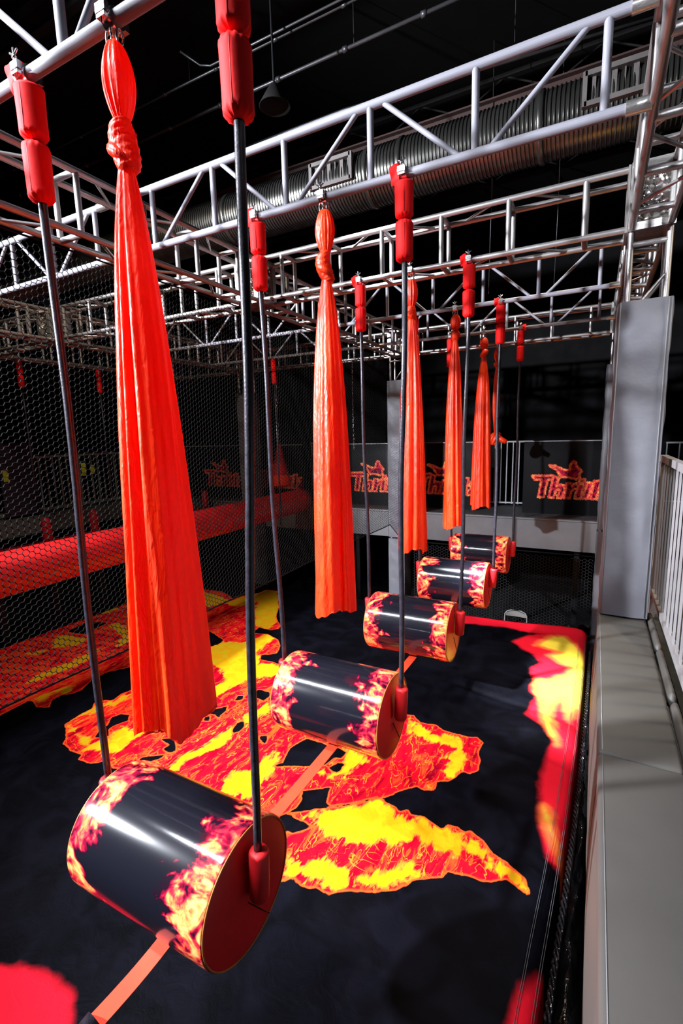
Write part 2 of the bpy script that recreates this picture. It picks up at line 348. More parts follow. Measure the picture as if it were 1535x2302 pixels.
FLAME_YELLOW=[[(-0.36,1.97),(-0.18,2.09),(0.01,2.29),(0.12,2.22),(0.30,2.16),(0.46,2.27),(0.65,2.22),(0.82,2.24),(0.88,2.16),(0.81,2.05),(0.62,2.01),(0.50,2.04),(0.36,1.94),(0.19,1.83),(0.19,1.81),(-0.00,1.74),(-0.23,1.74),(-0.42,1.81),(-0.53,1.80)],
[(0.84,2.14),(0.89,2.22),(0.98,2.19),(1.10,2.09),(1.24,2.09),(1.35,2.05),(1.38,1.95),(1.32,1.96),(1.22,2.01),(1.08,2.03)],
[(-0.44,1.38),(-0.27,1.38),(-0.17,1.48),(0.00,1.48),(0.13,1.49),(0.23,1.50),(0.37,1.62),(0.49,1.75),(0.65,1.74),(0.47,1.61),(0.39,1.48),(0.23,1.47),(0.12,1.43),(0.18,1.38),(0.07,1.30),(-0.06,1.28),(-0.07,1.34),(-0.20,1.31),(-0.27,1.24),(-0.34,1.19)],
[(-5.07,5.84),(-5.00,6.57),(-4.80,6.96),(-4.53,7.00),(-3.90,6.16),(-3.54,5.55),(-3.48,5.19),(-3.76,5.22),(-4.13,5.65),(-4.55,6.30),(-4.69,5.89)],
[(-3.99,3.96),(-3.87,4.43),(-3.49,4.50),(-3.33,4.98),(-3.14,4.96),(-3.09,4.59),(-3.04,4.35),(-2.78,4.05),(-2.49,4.18),(-2.31,3.88),(-2.62,3.60),(-2.69,3.29),(-2.72,2.97),(-2.78,2.88),(-2.95,3.04),(-2.90,3.39),(-3.27,3.66),(-3.74,3.77)],
[(-2.19,1.70),(-2.27,1.92),(-2.13,2.15),(-2.06,2.54),(-2.07,2.83),(-1.97,3.17),(-1.89,3.10),(-1.96,2.72),(-1.95,2.44),(-1.97,2.17),(-2.11,1.91),(-2.11,1.70)],
[(-1.49,1.71),(-1.54,1.97),(-1.42,2.05),(-1.35,2.21),(-1.30,2.41),(-1.27,2.46),(-1.21,2.28),(-1.17,2.10),(-1.13,1.92),(-1.13,1.72),(-1.27,1.72)],
[(-3.18,1.70),(-3.24,1.98),(-3.06,2.00),(-2.90,2.17),(-2.93,1.88),(-2.89,1.67),(-3.01,1.56),(-3.28,1.51),(-3.30,1.59)],
[(-4.04,1.76),(-4.07,1.95),(-3.99,2.12),(-3.88,2.34),(-3.85,2.55),(-3.81,2.49),(-3.81,2.29),(-3.92,2.08),(-4.01,1.91),(-3.94,1.72),(-3.45,1.63),(-3.26,1.58),(-3.32,1.55),(-3.68,1.64),(-3.95,1.70)],
[(-0.69,2.81),(-0.53,2.80),(-0.28,2.75),(-0.41,2.57),(-0.42,2.47),(-0.50,2.45),(-0.53,2.61)],
[(-0.75,2.37),(-0.70,2.43),(-0.55,2.42),(-0.57,2.36),(-0.69,2.32)],
[(-1.37,2.12),(-1.35,2.34),(-1.33,2.43),(-1.23,2.21),(-1.15,2.06),(-1.14,1.87)],
[(-0.21,3.67),(-0.05,3.61),(0.13,3.50),(0.29,3.56),(0.44,3.56),(0.51,3.43),(0.59,3.30),(0.60,3.08),(0.54,2.88),(0.46,2.94),(0.49,3.15),(0.38,3.13),(0.48,3.35),(0.21,3.37),(0.01,3.42),(-0.09,3.40)],
[(-4.97,1.89),(-4.96,2.02),(-4.89,2.22),(-4.83,2.36),(-4.61,2.19),(-4.72,2.17),(-4.84,2.21),(-4.89,2.06),(-4.78,1.91),(-4.88,1.87)],
[(-5.60,2.14),(-5.60,2.45),(-5.57,2.83),(-5.54,3.12),(-5.57,3.24),(-5.36,3.02),(-5.38,2.71),(-5.45,2.40),(-5.49,2.12)],
[(-6.58,2.68),(-6.35,2.93),(-6.76,3.31),(-6.54,3.46),(-6.19,3.46),(-6.15,3.22),(-6.35,3.03),(-6.35,2.74)],
[(-8.88,3.95),(-9.10,4.32),(-8.98,4.45),(-8.69,4.18),(-8.68,3.89)],
[(-7.80,4.28),(-7.30,4.36),(-7.23,4.68),(-6.99,4.86),(-6.99,4.50),(-7.18,4.27)],
[(-6.38,4.05),(-6.32,4.21),(-5.77,4.04),(-5.29,3.66),(-5.32,3.45),(-5.62,3.77),(-6.02,3.98)],
[(-6.53,6.35),(-5.84,6.20),(-5.04,6.02),(-5.24,5.56),(-5.98,5.83)]]
SOFT_SHAPES=[[(0.36,7.01),(0.82,6.91),(1.09,6.93),(0.84,6.77),(0.62,6.41),(0.81,6.20),(0.98,6.09),(1.14,5.85),(1.02,5.60),(1.07,5.26),(1.08,4.95),(1.17,4.86),(1.08,4.38),(1.29,4.21),(1.39,4.01),(1.41,3.92),(1.41,3.86),(1.36,3.45),(1.35,3.16),(1.41,2.71),(1.50,2.34),(1.63,2.29),(1.70,2.32),(1.73,3.13),(1.77,4.27),(1.81,6.02),(1.77,7.71),(1.35,7.52),(0.84,7.40),(0.32,7.28),(-0.41,7.24),(-0.39,6.85)],
[(1.39,1.06),(1.42,1.21),(1.52,1.42),(1.61,1.47),(1.67,0.95),(1.38,0.81)],
[(-2.19,-0.48),(-1.68,-0.19),(-1.52,-0.11),(-1.29,-0.07),(-1.13,-0.07),(-1.02,-0.15),(-0.86,-0.33),(-1.59,-0.70)]]
SOFT_YELLOW=[[(0.98,6.42),(1.18,6.88),(1.37,6.93),(1.64,6.55),(1.73,6.08),(1.76,5.49),(1.69,4.97),(1.57,4.64),(1.54,4.49),(1.49,4.97),(1.38,4.91),(1.32,4.61),(1.38,4.15),(1.45,3.93),(1.38,4.04),(1.28,4.26),(1.24,4.70),(1.07,5.28),(1.31,5.39),(1.48,5.63),(1.53,5.88),(1.37,5.96),(1.20,6.13),(1.37,6.32)],
[(1.40,2.93),(1.44,2.73),(1.53,2.53),(1.62,2.35),(1.57,2.49),(1.49,2.71),(1.44,2.85)]]

def inside_sdf(px, py, poly):
    P = np.array(poly); Q = np.roll(P, -1, 0)
    best = np.full(px.shape, 9.0); ins = np.zeros(px.shape, bool)
    for (x0, y0), (x1, y1) in zip(P, Q):
        dx, dy = x1-x0, y1-y0; L = dx*dx+dy*dy+1e-12
        t = np.clip(((px-x0)*dx+(py-y0)*dy)/L, 0, 1)
        best = np.minimum(best, (px-x0-t*dx)**2+(py-y0-t*dy)**2)
        if y0 != y1: ins ^= ((y0 > py) != (y1 > py)) & (px < (x1-x0)*(py-y0)/(y1-y0)+x0)
    d = np.sqrt(best); return np.where(ins, d, -d)
def union(px, py, polys):
    d = np.full(px.shape, -1.0)
    for p in polys: d = np.maximum(d, inside_sdf(px, py, p))
    return d
def set_attr(me, name, vals):
    a = me.attributes.new(name, 'FLOAT', 'POINT'); a.data.foreach_set('value', np.clip(vals, -0.4, 0.4).astype(np.float32).ravel())
EDGE_Y = [-3, 1.1, 1.52, 2.15, 2.78, 4.21, 5.97, 7.3]; EDGE_X = [1.47, 1.52, 1.54, 1.58, 1.61, 1.66, 1.69, 1.70]
def build_airbag():
    nx, ny = 400, 330
    V = np.linspace(-3.0, 7.26, ny+1); ex = np.interp(V, EDGE_Y, EDGE_X)
    U = np.concatenate([np.linspace(-7.1, -4.6, 81)[:-1], np.linspace(-4.6, 1.5, nx-80+1)]); U = (U+7.1)/8.6
    gx = -7.1+U[:, None]*(ex[None, :]+7.1); gy = np.broadcast_to(V[None, :], gx.shape)
    er = ex[None, :]-gx
    z = 0.012*np.sin(gx*1.7+gy*0.9)+0.008*np.sin(gx*4.1-gy*2.3)
    rs = np.random.RandomState(3)
    for _ in range(46):                                              # cloth wrinkles near the right-hand edge
        cx, cy = rs.uniform(0.2, 1.6), rs.uniform(1.6, 6.8); a = rs.uniform(-0.5, 0.5) + (0 if rs.rand() < .75 else 1.2); ln = rs.uniform(0.15, 0.45)
        u = (gx-cx)*np.cos(a)+(gy-cy)*np.sin(a); v = -(gx-cx)*np.sin(a)+(gy-cy)*np.cos(a)
        z = z+rs.uniform(0.004, 0.013)*np.exp(-(u/ln)**2-(v/0.035)**2)
    seam = np.abs(gy-(4.55-0.22*(gx-1.0)))                            # pulled seam across the bag
    z = z-0.03*np.exp(-(seam/0.05)**2)*np.clip((gx+0.4)/0.8, 0, 1)
    z = z-0.25*np.exp(-er/0.05)*0.4
    back = np.clip((gy-6.9)/0.36, 0, 1); z = z+0.05*back**2*np.clip((gx-0.2), 0, 1.4)
    vs = np.stack([gx, gy, z], -1).reshape(-1, 3); n1 = ny+1
    idx = np.arange(gx.size).reshape(gx.shape)
    fs = np.stack([idx[:-1, :-1], idx[1:, :-1], idx[1:, 1:], idx[:-1, 1:]], -1).reshape(-1, 4).tolist()
    vs = vs.tolist(); fl = []
    # skirts down to the ground on the right and at the back
    last = idx[-1, :]; o = len(vs)
    for j in last: vs.append((vs[j][0]+0.02, vs[j][1], GROUND))
    for j in range(ny): fs.append([int(last[j]), o+j, o+j+1, int(last[j+1])])
    bk = idx[:, -1]; o = len(vs)
    for j in bk: vs.append((vs[j][0], vs[j][1]+0.03, GROUND))
    for j in range(len(bk)-1): fs.append([int(bk[j+1]), o+j+1, o+j, int(bk[j])])
    me = bpy.data.meshes.new('top_sheet'); me.from_pydata(vs, [], fs)
    me.polygons.foreach_set('use_smooth', [True]*len(me.polygons)); me.materials.append(MAT['airbag_print'])
    A = np.array(vs); px, py = A[:, 0], A[:, 1]
    near = (px > -7.5)
    f = np.full(len(A), -0.4); y_ = f.copy(); s_ = f.copy(); sy_ = f.copy()
    qx, qy = px[near], py[near]
    fm = union(qx, qy, FLAME_SHAPES); fh = union(qx, qy, FLAME_HOLES)
    f[near] = np.minimum(fm, -fh); y_[near] = union(qx, qy, FLAME_YELLOW)
    s_[near] = union(qx, qy, SOFT_SHAPES); sy_[near] = union(qx, qy, SOFT_YELLOW)
    for nme, val in (('fireprint', f), ('yellow', y_), ('soft', s_), ('softy', sy_)): set_attr(me, nme, val)
    t = thing('airbag', 'huge black inflated airbag floor printed with red and yellow flames', 'airbag', (0, 3, GROUND))
    link('top_sheet', me, t)
    for dx in (0.10, 0.015):
        for e in (0.0, 0.012):
            ys = np.linspace(-0.5, 7.1, 90)
            MB().path([(np.interp(y, EDGE_Y, EDGE_X)-dx-e, y, 0.014+0.012*math.sin(1.6*1.7+y*0.9)+0.008*math.sin(1.6*4.1-y*2.3)-0.1*math.exp(-(dx+e)/0.05)) for y in ys], 0.0016, 5).part('stitch_line', 'stitch_white', t)
build_airbag()

# ------------------------------------------------------------------ trusses
def ladder(label, y, x0, x1, p0, n, parity=0, group=None):
    t = thing('ladder_truss', label, 'truss', ((x0+x1)/2, y, ZB), group)
    zt = ZB+SZ; step = 0.6315; m = 'painted_tube'
    tube('chord', (x0, y, ZB), (x1, y, ZB), 0.026, m, t); tube('chord', (x0, y, zt), (x1, y, zt), 0.026, m, t)
    for k in range(n):
        x = p0+k*step
        if x0+0.05 < x < x1-0.05: tube('post', (x, y, ZB), (x, y, zt), 0.021, m, t)
        a, b = x+0.075, x+step-0.075
        za, zb = (ZB, zt) if (k+parity) % 2 == 0 else (zt, ZB)
        if a > x0 and b < x1: tube('diagonal', (a, y, za), (b, y, zb), 0.0155, m, t)
    for x in (x0, x1):
        for z in (ZB, zt):
            s = 1 if x == x0 else -1
            tube('coupler', (x-0.01*s, y, z), (x+0.10*s, y, z), 0.033, 'plate_metal', t)
    return t
ORD = ['nearest', 'second', 'third', 'fourth', 'fifth', 'sixth']
for y, lb in ((YA, 'grey ladder truss crossing the top left corner, nearest the camera'), (YB, 'large grey ladder truss crossing in front of the ceiling duct'),
              (YD, 'grey ladder truss just behind the middle box truss'), (YE, 'grey ladder truss just in front of the rearmost box truss')):
    ladder(lb, y, LX+0.02, RX-0.02, -1.557, 6)
for y, lb in ((YB, 'grey ladder truss behind the net, nearer of those in the left bay'), (YD, 'grey ladder truss behind the net, middle of those in the left bay'), (YE, 'grey ladder truss behind the net, farthest of those in the left bay')):
    ladder(lb, y, X2+0.02, LX-SX-0.02, X2+0.30, 6)

def box_truss(label, axis, a, b, off, group=None, steps=None, tw=SX):
    """axis 'X' or 'Y'; a..b along it; off = low side on the other axis"""
    L = abs(b-a); n = max(1, round(L/0.6)); m = 'aluminium'
    P = (lambda s, u, v: (s, off+u, ZB+v)) if axis == 'X' else (lambda s, u, v: (off+u, s, ZB+v))
    t = thing('box_truss', label, 'truss', P((a+b)/2, SX/2, 0), group)
    for u in (0, SX):
        for v in (0, SZ): tube('chord', P(a, u, v), P(b, u, v), 0.025, m, t)
    for i in range(n):
        s = a+(b-a)*(i+0.5)/n
        for u in (0, SX): tube('post', P(s, u, 0), P(s, u, SZ), 0.0225, m, t)
        for v in (0, SZ): tube('crossbar', P(s, 0, v), P(s, SX, v), 0.0225, m, t)
        if i < n-1:
            e = a+(b-a)*(i+1.5)/n; lo, hi = (0, SX) if i % 2 == 0 else (SX, 0)
            for v in (0, SZ): tube('diagonal', P(s+(e-s)*0.25, lo, v), P(s+(e-s)*0.80, hi, v), 0.012, m, t)
    for s in (a, b):
        for u in (0, SX):
            c = P(s, u, SZ/2); bar('end_plate', c, ((0.016, 0.055, SZ+0.05) if axis == 'X' else (0.055, 0.016, SZ+0.05)), 'plate_metal', t)
        for v in (0, SZ):
            c = P(s, SX/2, v); bar('end_plate', c, ((0.016, SX+0.05, 0.055) if axis == 'X' else (SX+0.05, 0.016, 0.055)), 'plate_metal', t)
    return t
G = 0.04
box_truss('silver box truss along the top of the left net, near half', 'Y', -2.2, YC-G, LX-SX)
box_truss('silver box truss along the left side, between the corner blocks at the back', 'Y', YC+SX+G, YF-G, LX-SX)
box_truss('silver box truss leaning steeply into the top right corner', 'Y', -1.0, YC-G, RX)
box_truss('silver box truss on the right behind the big padded column', 'Y', YC+SX+G, YF-G, RX)
box_truss('silver box truss crossing the hall halfway back', 'X', LX+G, RX-G, YC)
box_truss('rearmost silver box truss crossing above the far banners', 'X', LX+G, RX-G, YF)
box_truss('silver box truss behind the net joining the middle block leftwards', 'X', X2+G, LX-SX-G, YC)
box_truss('distant silver box truss behind the net level with the far columns', 'X', X2+G, LX-SX-G, YF)
box_truss('dim silver box truss at far left running away behind the net, near half', 'Y', -2.0, YC-G, X2-SX)
box_truss('dim silver box truss at far left running away behind the net, far half', 'Y', YC+SX+G, YF-G, X2-SX)
box_truss('dim silver box truss deep behind the net carrying three red sleeves', 'Y', YC+SX+G, YF-G, -8.0)
box_truss('dim silver box truss at the far left edge behind the net', 'X', -9.6, X2-SX-G, YC)
box_truss('dim silver box truss at the far left edge, deepest in the hall', 'X', -9.6, X2-SX-G, YF)
def block(label, x, y):
    t = thing('corner_block', label, 'truss block', (x+SX/2, y+SX/2, ZB-0.03))
    for dx in (0, SX):
        for dy in (0, SX): bar('edge_bar', (x+dx, y+dy, ZB+SZ/2), (0.05, 0.05, SZ+0.05), 'plate_metal', t)
    for dz in (0, SZ):
        for d in (0, SX):
            bar('edge_bar', (x+SX/2, y+d, ZB+dz), (SX-0.05, 0.05, 0.05), 'plate_metal', t)
            bar('edge_bar', (x+d, y+SX/2, ZB+dz), (0.05, SX-0.05, 0.05), 'plate_metal', t)
        bar('face_plate', (x+SX/2, y+SX/2, ZB+dz), (SX-0.05, SX-0.05, 0.012), 'plate_metal', t)
    for d in (0, SX):
        MB().box((x+SX/2, y+d, ZB+SZ/2), (SX-0.05, 0.012, SZ-0.05)).part('face_plate', 'block_panel', t, False)
        MB().box((x+d, y+SX/2, ZB+SZ/2), (0.012, SX-0.05, SZ-0.05)).part('face_plate', 'block_panel', t, False)
    for k in range(3):
        for d in (-0.012, SX+0.012):
            for zz in (0.10, 0.22, 0.34):
                xx = x+0.07+0.058*k
                MB().lathe([(0.011, -0.008), (0.011, 0.008)], 8, (xx, y+d, ZB+zz), 'Y').part('bolt', 'zinc', t)
block('bolted truss corner block in the left middle, above the net', LX-SX, YC)
block('bolted truss corner block at the back left, above the far padded column', LX-SX, YF)
block('bolted truss corner block at right above the big padded column', RX, YC)
block('bolted truss corner block at the back right, above the narrow far column', RX, YF)
block('dim bolted truss corner block at far left behind the net', X2-SX, YC)
block('dim bolted truss corner block in the distance behind the net', X2-SX, YF)

# ------------------------------------------------------------------ padded columns
def column(label, x, y, z0, z1, split=None):
    t = thing('padded_column', label, 'column', (x+SX/2, y+SX/2, z0))
    for dx in (0, SX):
        for dy in (0, SX): tube('leg', (x+dx, y+dy, z0+0.02), (x+dx, y+dy, ZB-0.03), 0.0225, 'aluminium', t)
    zz = z1-0.12; k = 0
    while zz < ZB-0.1:
        tube('diagonal', (x, y, zz), (x+SX, y, zz+0.32), 0.012, 'aluminium', t); tube('diagonal', (x, y+SX, zz), (x+SX, y+SX, zz+0.32), 0.012, 'aluminium', t)
        tube('crossbar', (x, y, ZB-0.12), (x+SX, y, ZB-0.12), 0.02, 'aluminium', t); zz += 0.6
    segs = [(z0, z1)] if split is None else [(z0, split-0.02), (split+0.02, z1)]
    x0, x1, y0, y1 = x-0.048, x+SX+0.048, y-0.065, y+SX+0.065
    for a, b in segs:
        h = b-a; c = (a+b)/2
        def wav(lo, hi, fixed, ax, sgn):
            def f(u, v):
                s = lo+(hi-lo)*u; z = a+h*v
                e = min(u, 1-u, 1)*4; e = min(1, e)
                d = sgn*(0.014*e+0.004*math.sin(z*9+u*2.5)*e+0.0025*math.sin(z*23+u*5)*e)
                return (s, fixed+d, z) if ax == 'X' else (fixed+d, s, z)
            return f
        MB().grid(wav(x0, x1, y0, 'X', -1), 16, 90).part('front_pad', 'grey_vinyl', t)
        MB().grid(wav(x0, x1, y1, 'X', 1), 8, 30).part('back_pad', 'grey_vinyl', t)
        MB().grid(wav(y0, y1, x0, 'Y', -1), 16, 90).part('side_pad', 'grey_vinyl', t)
        MB().grid(wav(y0, y1, x1, 'Y', 1), 16, 90).part('side_pad', 'grey_vinyl', t)
        MB().box(((x0+x1)/2, (y0+y1)/2, b-0.006), (x1-x0, y1-y0, 0.012)).part('top_edge', 'grey_vinyl', t, False)
        MB().path([(x1-0.028, y0-0.013, a+0.01), (x1-0.028, y0-0.013, b-0.005)], 0.003, 6).part('seam', 'seam_grey', t)
        MB().path([(x0+0.004, y0-0.003, a+0.01), (x0+0.004, y0-0.003, b-0.005)], 0.005, 6).part('seam', 'seam_grey', t)
    return t
column('big grey vinyl padded column standing on the bench at right', RX, YC, 1.855, 4.45)
column('grey padded column at the back, between the second and third silks', LX-SX, YF, GROUND, 4.5, 1.27)
column('narrow far padded column showing just left of the big column', RX, YF, GROUND, 4.48, 1.7)
column('dim padded column far behind the net, beside the distant banners', X2-SX, YF, GROUND, 4.5)

# ------------------------------------------------------------------ clamps, ropes, silks, drums
def clamp(x, y, t, z=ZB):
    m = MB().lathe([(0.036, -0.024), (0.036, 0.024), (0.0265, 0.024), (0.0265, -0.024), (0.036, -0.024)], 20, (x, y, z), 'X', caps=False)
    m.box((x, y-0.044, z+0.012), (0.048, 0.022, 0.030)).box((x, y-0.046, z-0.014), (0.042, 0.018, 0.012)).box((x, y+0.043, z), (0.044, 0.020, 0.034))
    o = m.part('pipe_clamp', 'zinc', t); sharp(o)
    b = MB().path([(x, y-0.047, z-0.035), (x, y-0.047, z+0.075)], 0.0055, 8)
    b.box((x, y-0.047, z+0.045), (0.020, 0.012, 0.012)); b.path([(x-0.026, y-0.047, z+0.064), (x, y-0.047, z+0.048), (x+0.026, y-0.047, z+0.064)], 0.005, 6)
    b.part('wing_bolt', 'zinc', o)
def drum_rope(k, side, top, bot, label):
    """top, bot: world points of the hanger at the pipe and of the foam grip"""
    x, y = top[0], top[1]
    t = thing('drum_rope', label, 'rope', (x, y, bot[2]), 'black ropes that carry the drums')
    clamp(x, y, t)
    T = Vector((x, y, 4.50)); Bv = Vector(bot); rr = random.Random(k*3+side)
    pts = []
    for i in range(31):
        f = i/30; p = T.lerp(Bv, f); a = math.sin(PI*f)
        pts.append(p+Vector((math.sin(f*7+rr.random()*0.3+k)*0.010*a, math.sin(f*5+k*2)*0.008*a, 0)))
    MB().path([(x, y, 4.96)]+pts, 0.0185 if True else 0, 12).part('rope', 'rope_black', t)
    for nm, a, b in (('upper_sleeve', 4.755, 4.952), ('lower_sleeve', 4.508, 4.748)):
        prof = []; h = b-a
        for i in range(25):
            f = i/24; e = min(f, 1-f)
            q = 0.026+(0.054-0.026)*min(1, (e/0.10))**0.5 if (nm == 'lower_sleeve' or f < 0.5) else 0.054+0.006*(f-0.5)
            prof.append((q, a+h*f))
        def pucker(th, i, z, a=a, h=h, nm=nm):
            f = (z-a)/h; e = min(f, 1-f) if nm == 'lower_sleeve' else f
            return 0.10*max(0, 1-e/0.16)*math.sin(13*th+3*k)*(1 if e > 0.01 else 0.3)+0.03*math.sin(2*th+z*9+k)
        o = MB().lathe(prof, 48, (x, y, 0), 'Z', pucker).part(nm, 'sleeve_red', t)
        sx = x+0.0545*math.cos(-1.25); sy = y+0.0545*math.sin(-1.25)
        MB().path([(sx, sy, a+h*0.12), (sx, sy, a+h*0.5), (sx, sy, b-h*(0.12 if nm == 'lower_sleeve' else 0.02))], 0.0016, 5).part('seam', 'sleeve_seam', o)
    # cloth flap wrapped loosely around the pipe beside the clamp
    s = -1 if k != 4 else 1
    def flap(u, v):
        th = -PI*0.62-u*PI*1.05
        q = 0.052+0.010*math.sin(u*9+v*2+k)
        return (x+s*(0.020+0.055*v)+0.006*math.sin(u*6), y+q*math.cos(th), ZB+q*math.sin(th)+0.004*math.sin(v*5))
    MB().grid(flap, 18, 5).part('flap', 'sleeve_red', t)
    gp = MB().lathe([(0.020, 0.128), (0.040, 0.124), (0.046, 0.112), (0.047, 0.0), (0.046, -0.112), (0.040, -0.126), (0.0, -0.130)], 24, (0, 0, 0), 'Z')
    g = gp.mesh('foam_grip', 'foam_red'); link('foam_grip', g, t, Matrix.Translation((bot[0], bot[1], bot[2]-0.10)) @ Matrix.Rotation(0.05*side, 4, 'Y'))
    return t
_dr = {}
def drum(k, c, label):
    t = thing('flame_drum', label, 'drum', (c[0], c[1], c[2]-DR), 'glossy hanging drums printed with flames')
    if not _dr:
        e = 0.012
        prof = [(DR-e, -DH)]+[(DR-e+e*math.sin(a), -DH+e-e*math.cos(a)) for a in (0.4, 0.8, 1.2, PI/2)]+[(DR, -DH+2*DH*i/16) for i in range(1, 16)]+[(DR-e+e*math.cos(a), DH-e+e*math.sin(a)) for a in (0, 0.4, 0.8, 1.2, PI/2)]
        _dr['barrel'] = MB().lathe(prof, 96, (0, 0, 0), 'X', caps=False).mesh('barrel', 'drum_print')
        for s in (-1, 1):
            _dr[s] = MB().lathe([(0.0005, s*(DH+0.006)), (DR*0.5, s*(DH+0.005)), (DR-0.03, s*(DH+0.002)), (DR-0.010, s*(DH-0.003))], 96, (0, 0, 0), 'X', caps=False).mesh('end_cap', 'cap_red')
            _dr['p', s] = MB().torus((s*(DH-0.001), 0, 0), DR-0.008, 0.004, 'X', 96, 6).mesh('piping', 'piping')
            _dr['s', s] = MB().path([(s*(DH+0.007), -0.02, -0.05), (s*(DH+0.005), 0.09, -0.21), (s*(DH+0.001), 0.13, -0.265)], 0.003, 6).mesh('lacing_cord', 'label_black')
    m = Matrix.Translation(c) @ Matrix.Rotation(k*1.37, 4, 'X')
    link('barrel', _dr['barrel'], t, m)
    for s in (-1, 1):
        link('end_cap', _dr[s], t, Matrix.Translation(c)); link('piping', _dr['p', s], t, Matrix.Translation(c)); link('lacing_cord', _dr['s', s], t, Matrix.Translation(c))
DRUMS = [(-0.098, 0.028, 1.417), (-0.009, 1.587, 1.417), (0.011, 3.2245, 1.417), (0.036, 4.8916, 1.417), (0.030, 6.627, 1.417)]
for k, c in enumerate(DRUMS):
    drum(k, c, ['biggest flame printed drum, nearest the camera at bottom left', 'second flame printed drum, just below the middle of the scene', 'third flame printed drum, with the palest end cap', 'fourth flame printed drum, with a bright orange end cap', 'farthest and smallest flame printed drum, in front of the grey platform'][k])
    for side, nm in ((-1, 'left'), (1, 'right')):
        drum_rope(k, side, (0.545*side+(0.008 if side > 0 else 0), YS[k], ZB), (c[0]+side*(DH+0.064), c[1], 1.63), f'black {nm} rope with red sleeves carrying the {["nearest", "second", "third", "fourth", "farthest"][k]} drum')

def silk(k, y, z_knot, z_kb, z_bot, label):
    x = 0.0
    t = thing('aerial_silk', label, 'aerial silk', (x, y, z_bot), 'red aerial silks hanging from the trusses')
    clamp(x, y, t)
    s = MB().torus((x-0.018, y-0.01, ZB-0.055), 0.020, 0.0045, 'Y', 16, 6, (0.7, 1, 1.3)).torus((x+0.022, y+0.005, ZB-0.055), 0.020, 0.0045, 'X', 16, 6, (1, 0.7, 1.3)).torus((x, y, ZB-0.037), 0.016, 0.005, 'X', 14, 6)
    s.part('shackle', 'zinc', t)
    rr = random.Random(11+k); ph = [rr.uniform(0, 6.28) for _ in range(8)]
    def fold(th, z, amp):
        tw = 0.5*math.sin(z*2.1+ph[7])
        w_ = th+0.45*math.sin(2*th+ph[4])+0.25*math.sin(z*1.1+ph[6])
        q = 1.0*abs(math.sin(3*w_+ph[0]+tw*0.6))**0.8-0.55+0.22*math.sin(9*w_+ph[1]-tw)+0.40*math.sin(2*th+ph[2]+z*0.7)+0.09*math.sin(17*th+ph[3]+z*1.2)
        return amp*q
    zt = 4.925; n = 160
    # upper loop
    prof = []
    for i in range(33):
        f = i/32; z = zt-(zt-z_knot)*f
        prof.append((0.024+0.037*math.sin(PI*min(1, f*1.02))**0.75*(1-0.15*f), z))
    MB().lathe(prof[::-1], n, (x, y, 0), 'Z', lambda th, i, z: fold(th, z, 0.17)).part('upper_loop', 'silk_red', t)
    # knot
    zc, hk = (z_knot+z_kb)/2, abs(z_knot-z_kb)/2+0.012
    def kn(u, v):
        th = 2*PI*u; a = PI*v; r_ = 0.040*math.sin(a)**0.6+0.012
        r_ *= 1+0.045*math.sin(11*(th*0.4+a*1.6)+ph[4])+0.22*math.sin(th+a*1.6+ph[5])
        return (x+r_*math.cos(th)+0.010*math.cos(a*2+k), y+r_*math.sin(th), zc+hk*math.cos(a))
    o = MB().grid(kn, 64, 30).part('knot', 'silk_red', t)
    tw = []; 
    for i in range(29):
        f = i/28; th = ph[6]+f*4.4; tw.append((x+0.040*math.cos(th), y+0.040*math.sin(th), zc+hk*0.7-hk*1.3*f))
    MB().path(tw, [0.012+0.014*math.sin(PI*i/28) for i in range(29)], 10).part('wrap', 'silk_red', o)
    # hanging cloth
    prof = []
    m = 120
    for i in range(m+1):
        f = i/m; z = z_kb+0.005-(z_kb-z_bot)*f
        r_ = 0.030+0.052*(1-math.exp(-f*7))+0.064*f
        if k == 5:
            r_ = 0.025+0.045*math.sin(PI*min(1, f*1.0))**0.9+0.0*f
        prof.append((r_, z))
    def hang(th, i, z):
        f = (z_kb-z)/(z_kb-z_bot)
        return fold(th, z*0.6, 0.10+0.16*min(1, f*2.5))+0.05*math.sin(2*th+ph[5]+f*2)
    mb = MB().lathe(prof[::-1], n, (x, y, 0), 'Z', hang, caps=False)
    for i in range(n):                                               # uneven hem
        v = mb.v[i]; th = 2*PI*i/n
        mb.v[i] = (v[0], v[1], v[2]+0.030*math.sin(3*th+ph[2])+0.006*math.sin(17*th+ph[1])-0.02*max(0, math.sin(th*2+ph[0]))**8)
    d = mb.part('drape', 'silk_red', t)
    if k == 5:                                                        # this one is tied up in a knot at its lower end
        def kb(u, v):
            th = 2*PI*u; a = PI*v; r_ = (0.085*math.sin(a)**0.7+0.004)*(1+0.12*math.sin(7*th+a*3)+0.2*math.sin(th*2+1))
            return (x+r_*math.cos(th)+0.02*math.cos(a), y+r_*math.sin(th), z_bot-0.07+0.12*math.cos(a))
        MB().grid(kb, 48, 24).part('lower_knot', 'silk_red', t)
        MB().path([(x+0.03, y-0.02, z_bot-0.10), (x+0.10, y-0.03, z_bot-0.08), (x+0.19, y-0.03, z_bot-0.13), (x+0.22, y-0.03, z_bot-0.10)], [0.05, 0.055, 0.045, 0.012], 14).part('loose_end', 'silk_red', t)
for k, (zk, zkb, zb) in enumerate([(4.66, 4.50, 2.19), (4.66, 4.49, 2.20), (4.67, 4.56, 2.26), (4.73, 4.61, 2.20), (4.74, 4.63, 2.20), (4.68, 4.60, 3.38)]):
    silk(k, YS[k], zk, zkb, zb, ['largest red silk, hanging nearest the camera at left', 'second red silk, left of the middle rope, knotted at the top', 'third red silk, hanging from the middle box truss', 'fourth red silk, ending above the smallest drums', 'fifth red silk, the shortest looking one with a loose hem', 'farthest red silk, tied up in a knot at its lower end'][k])

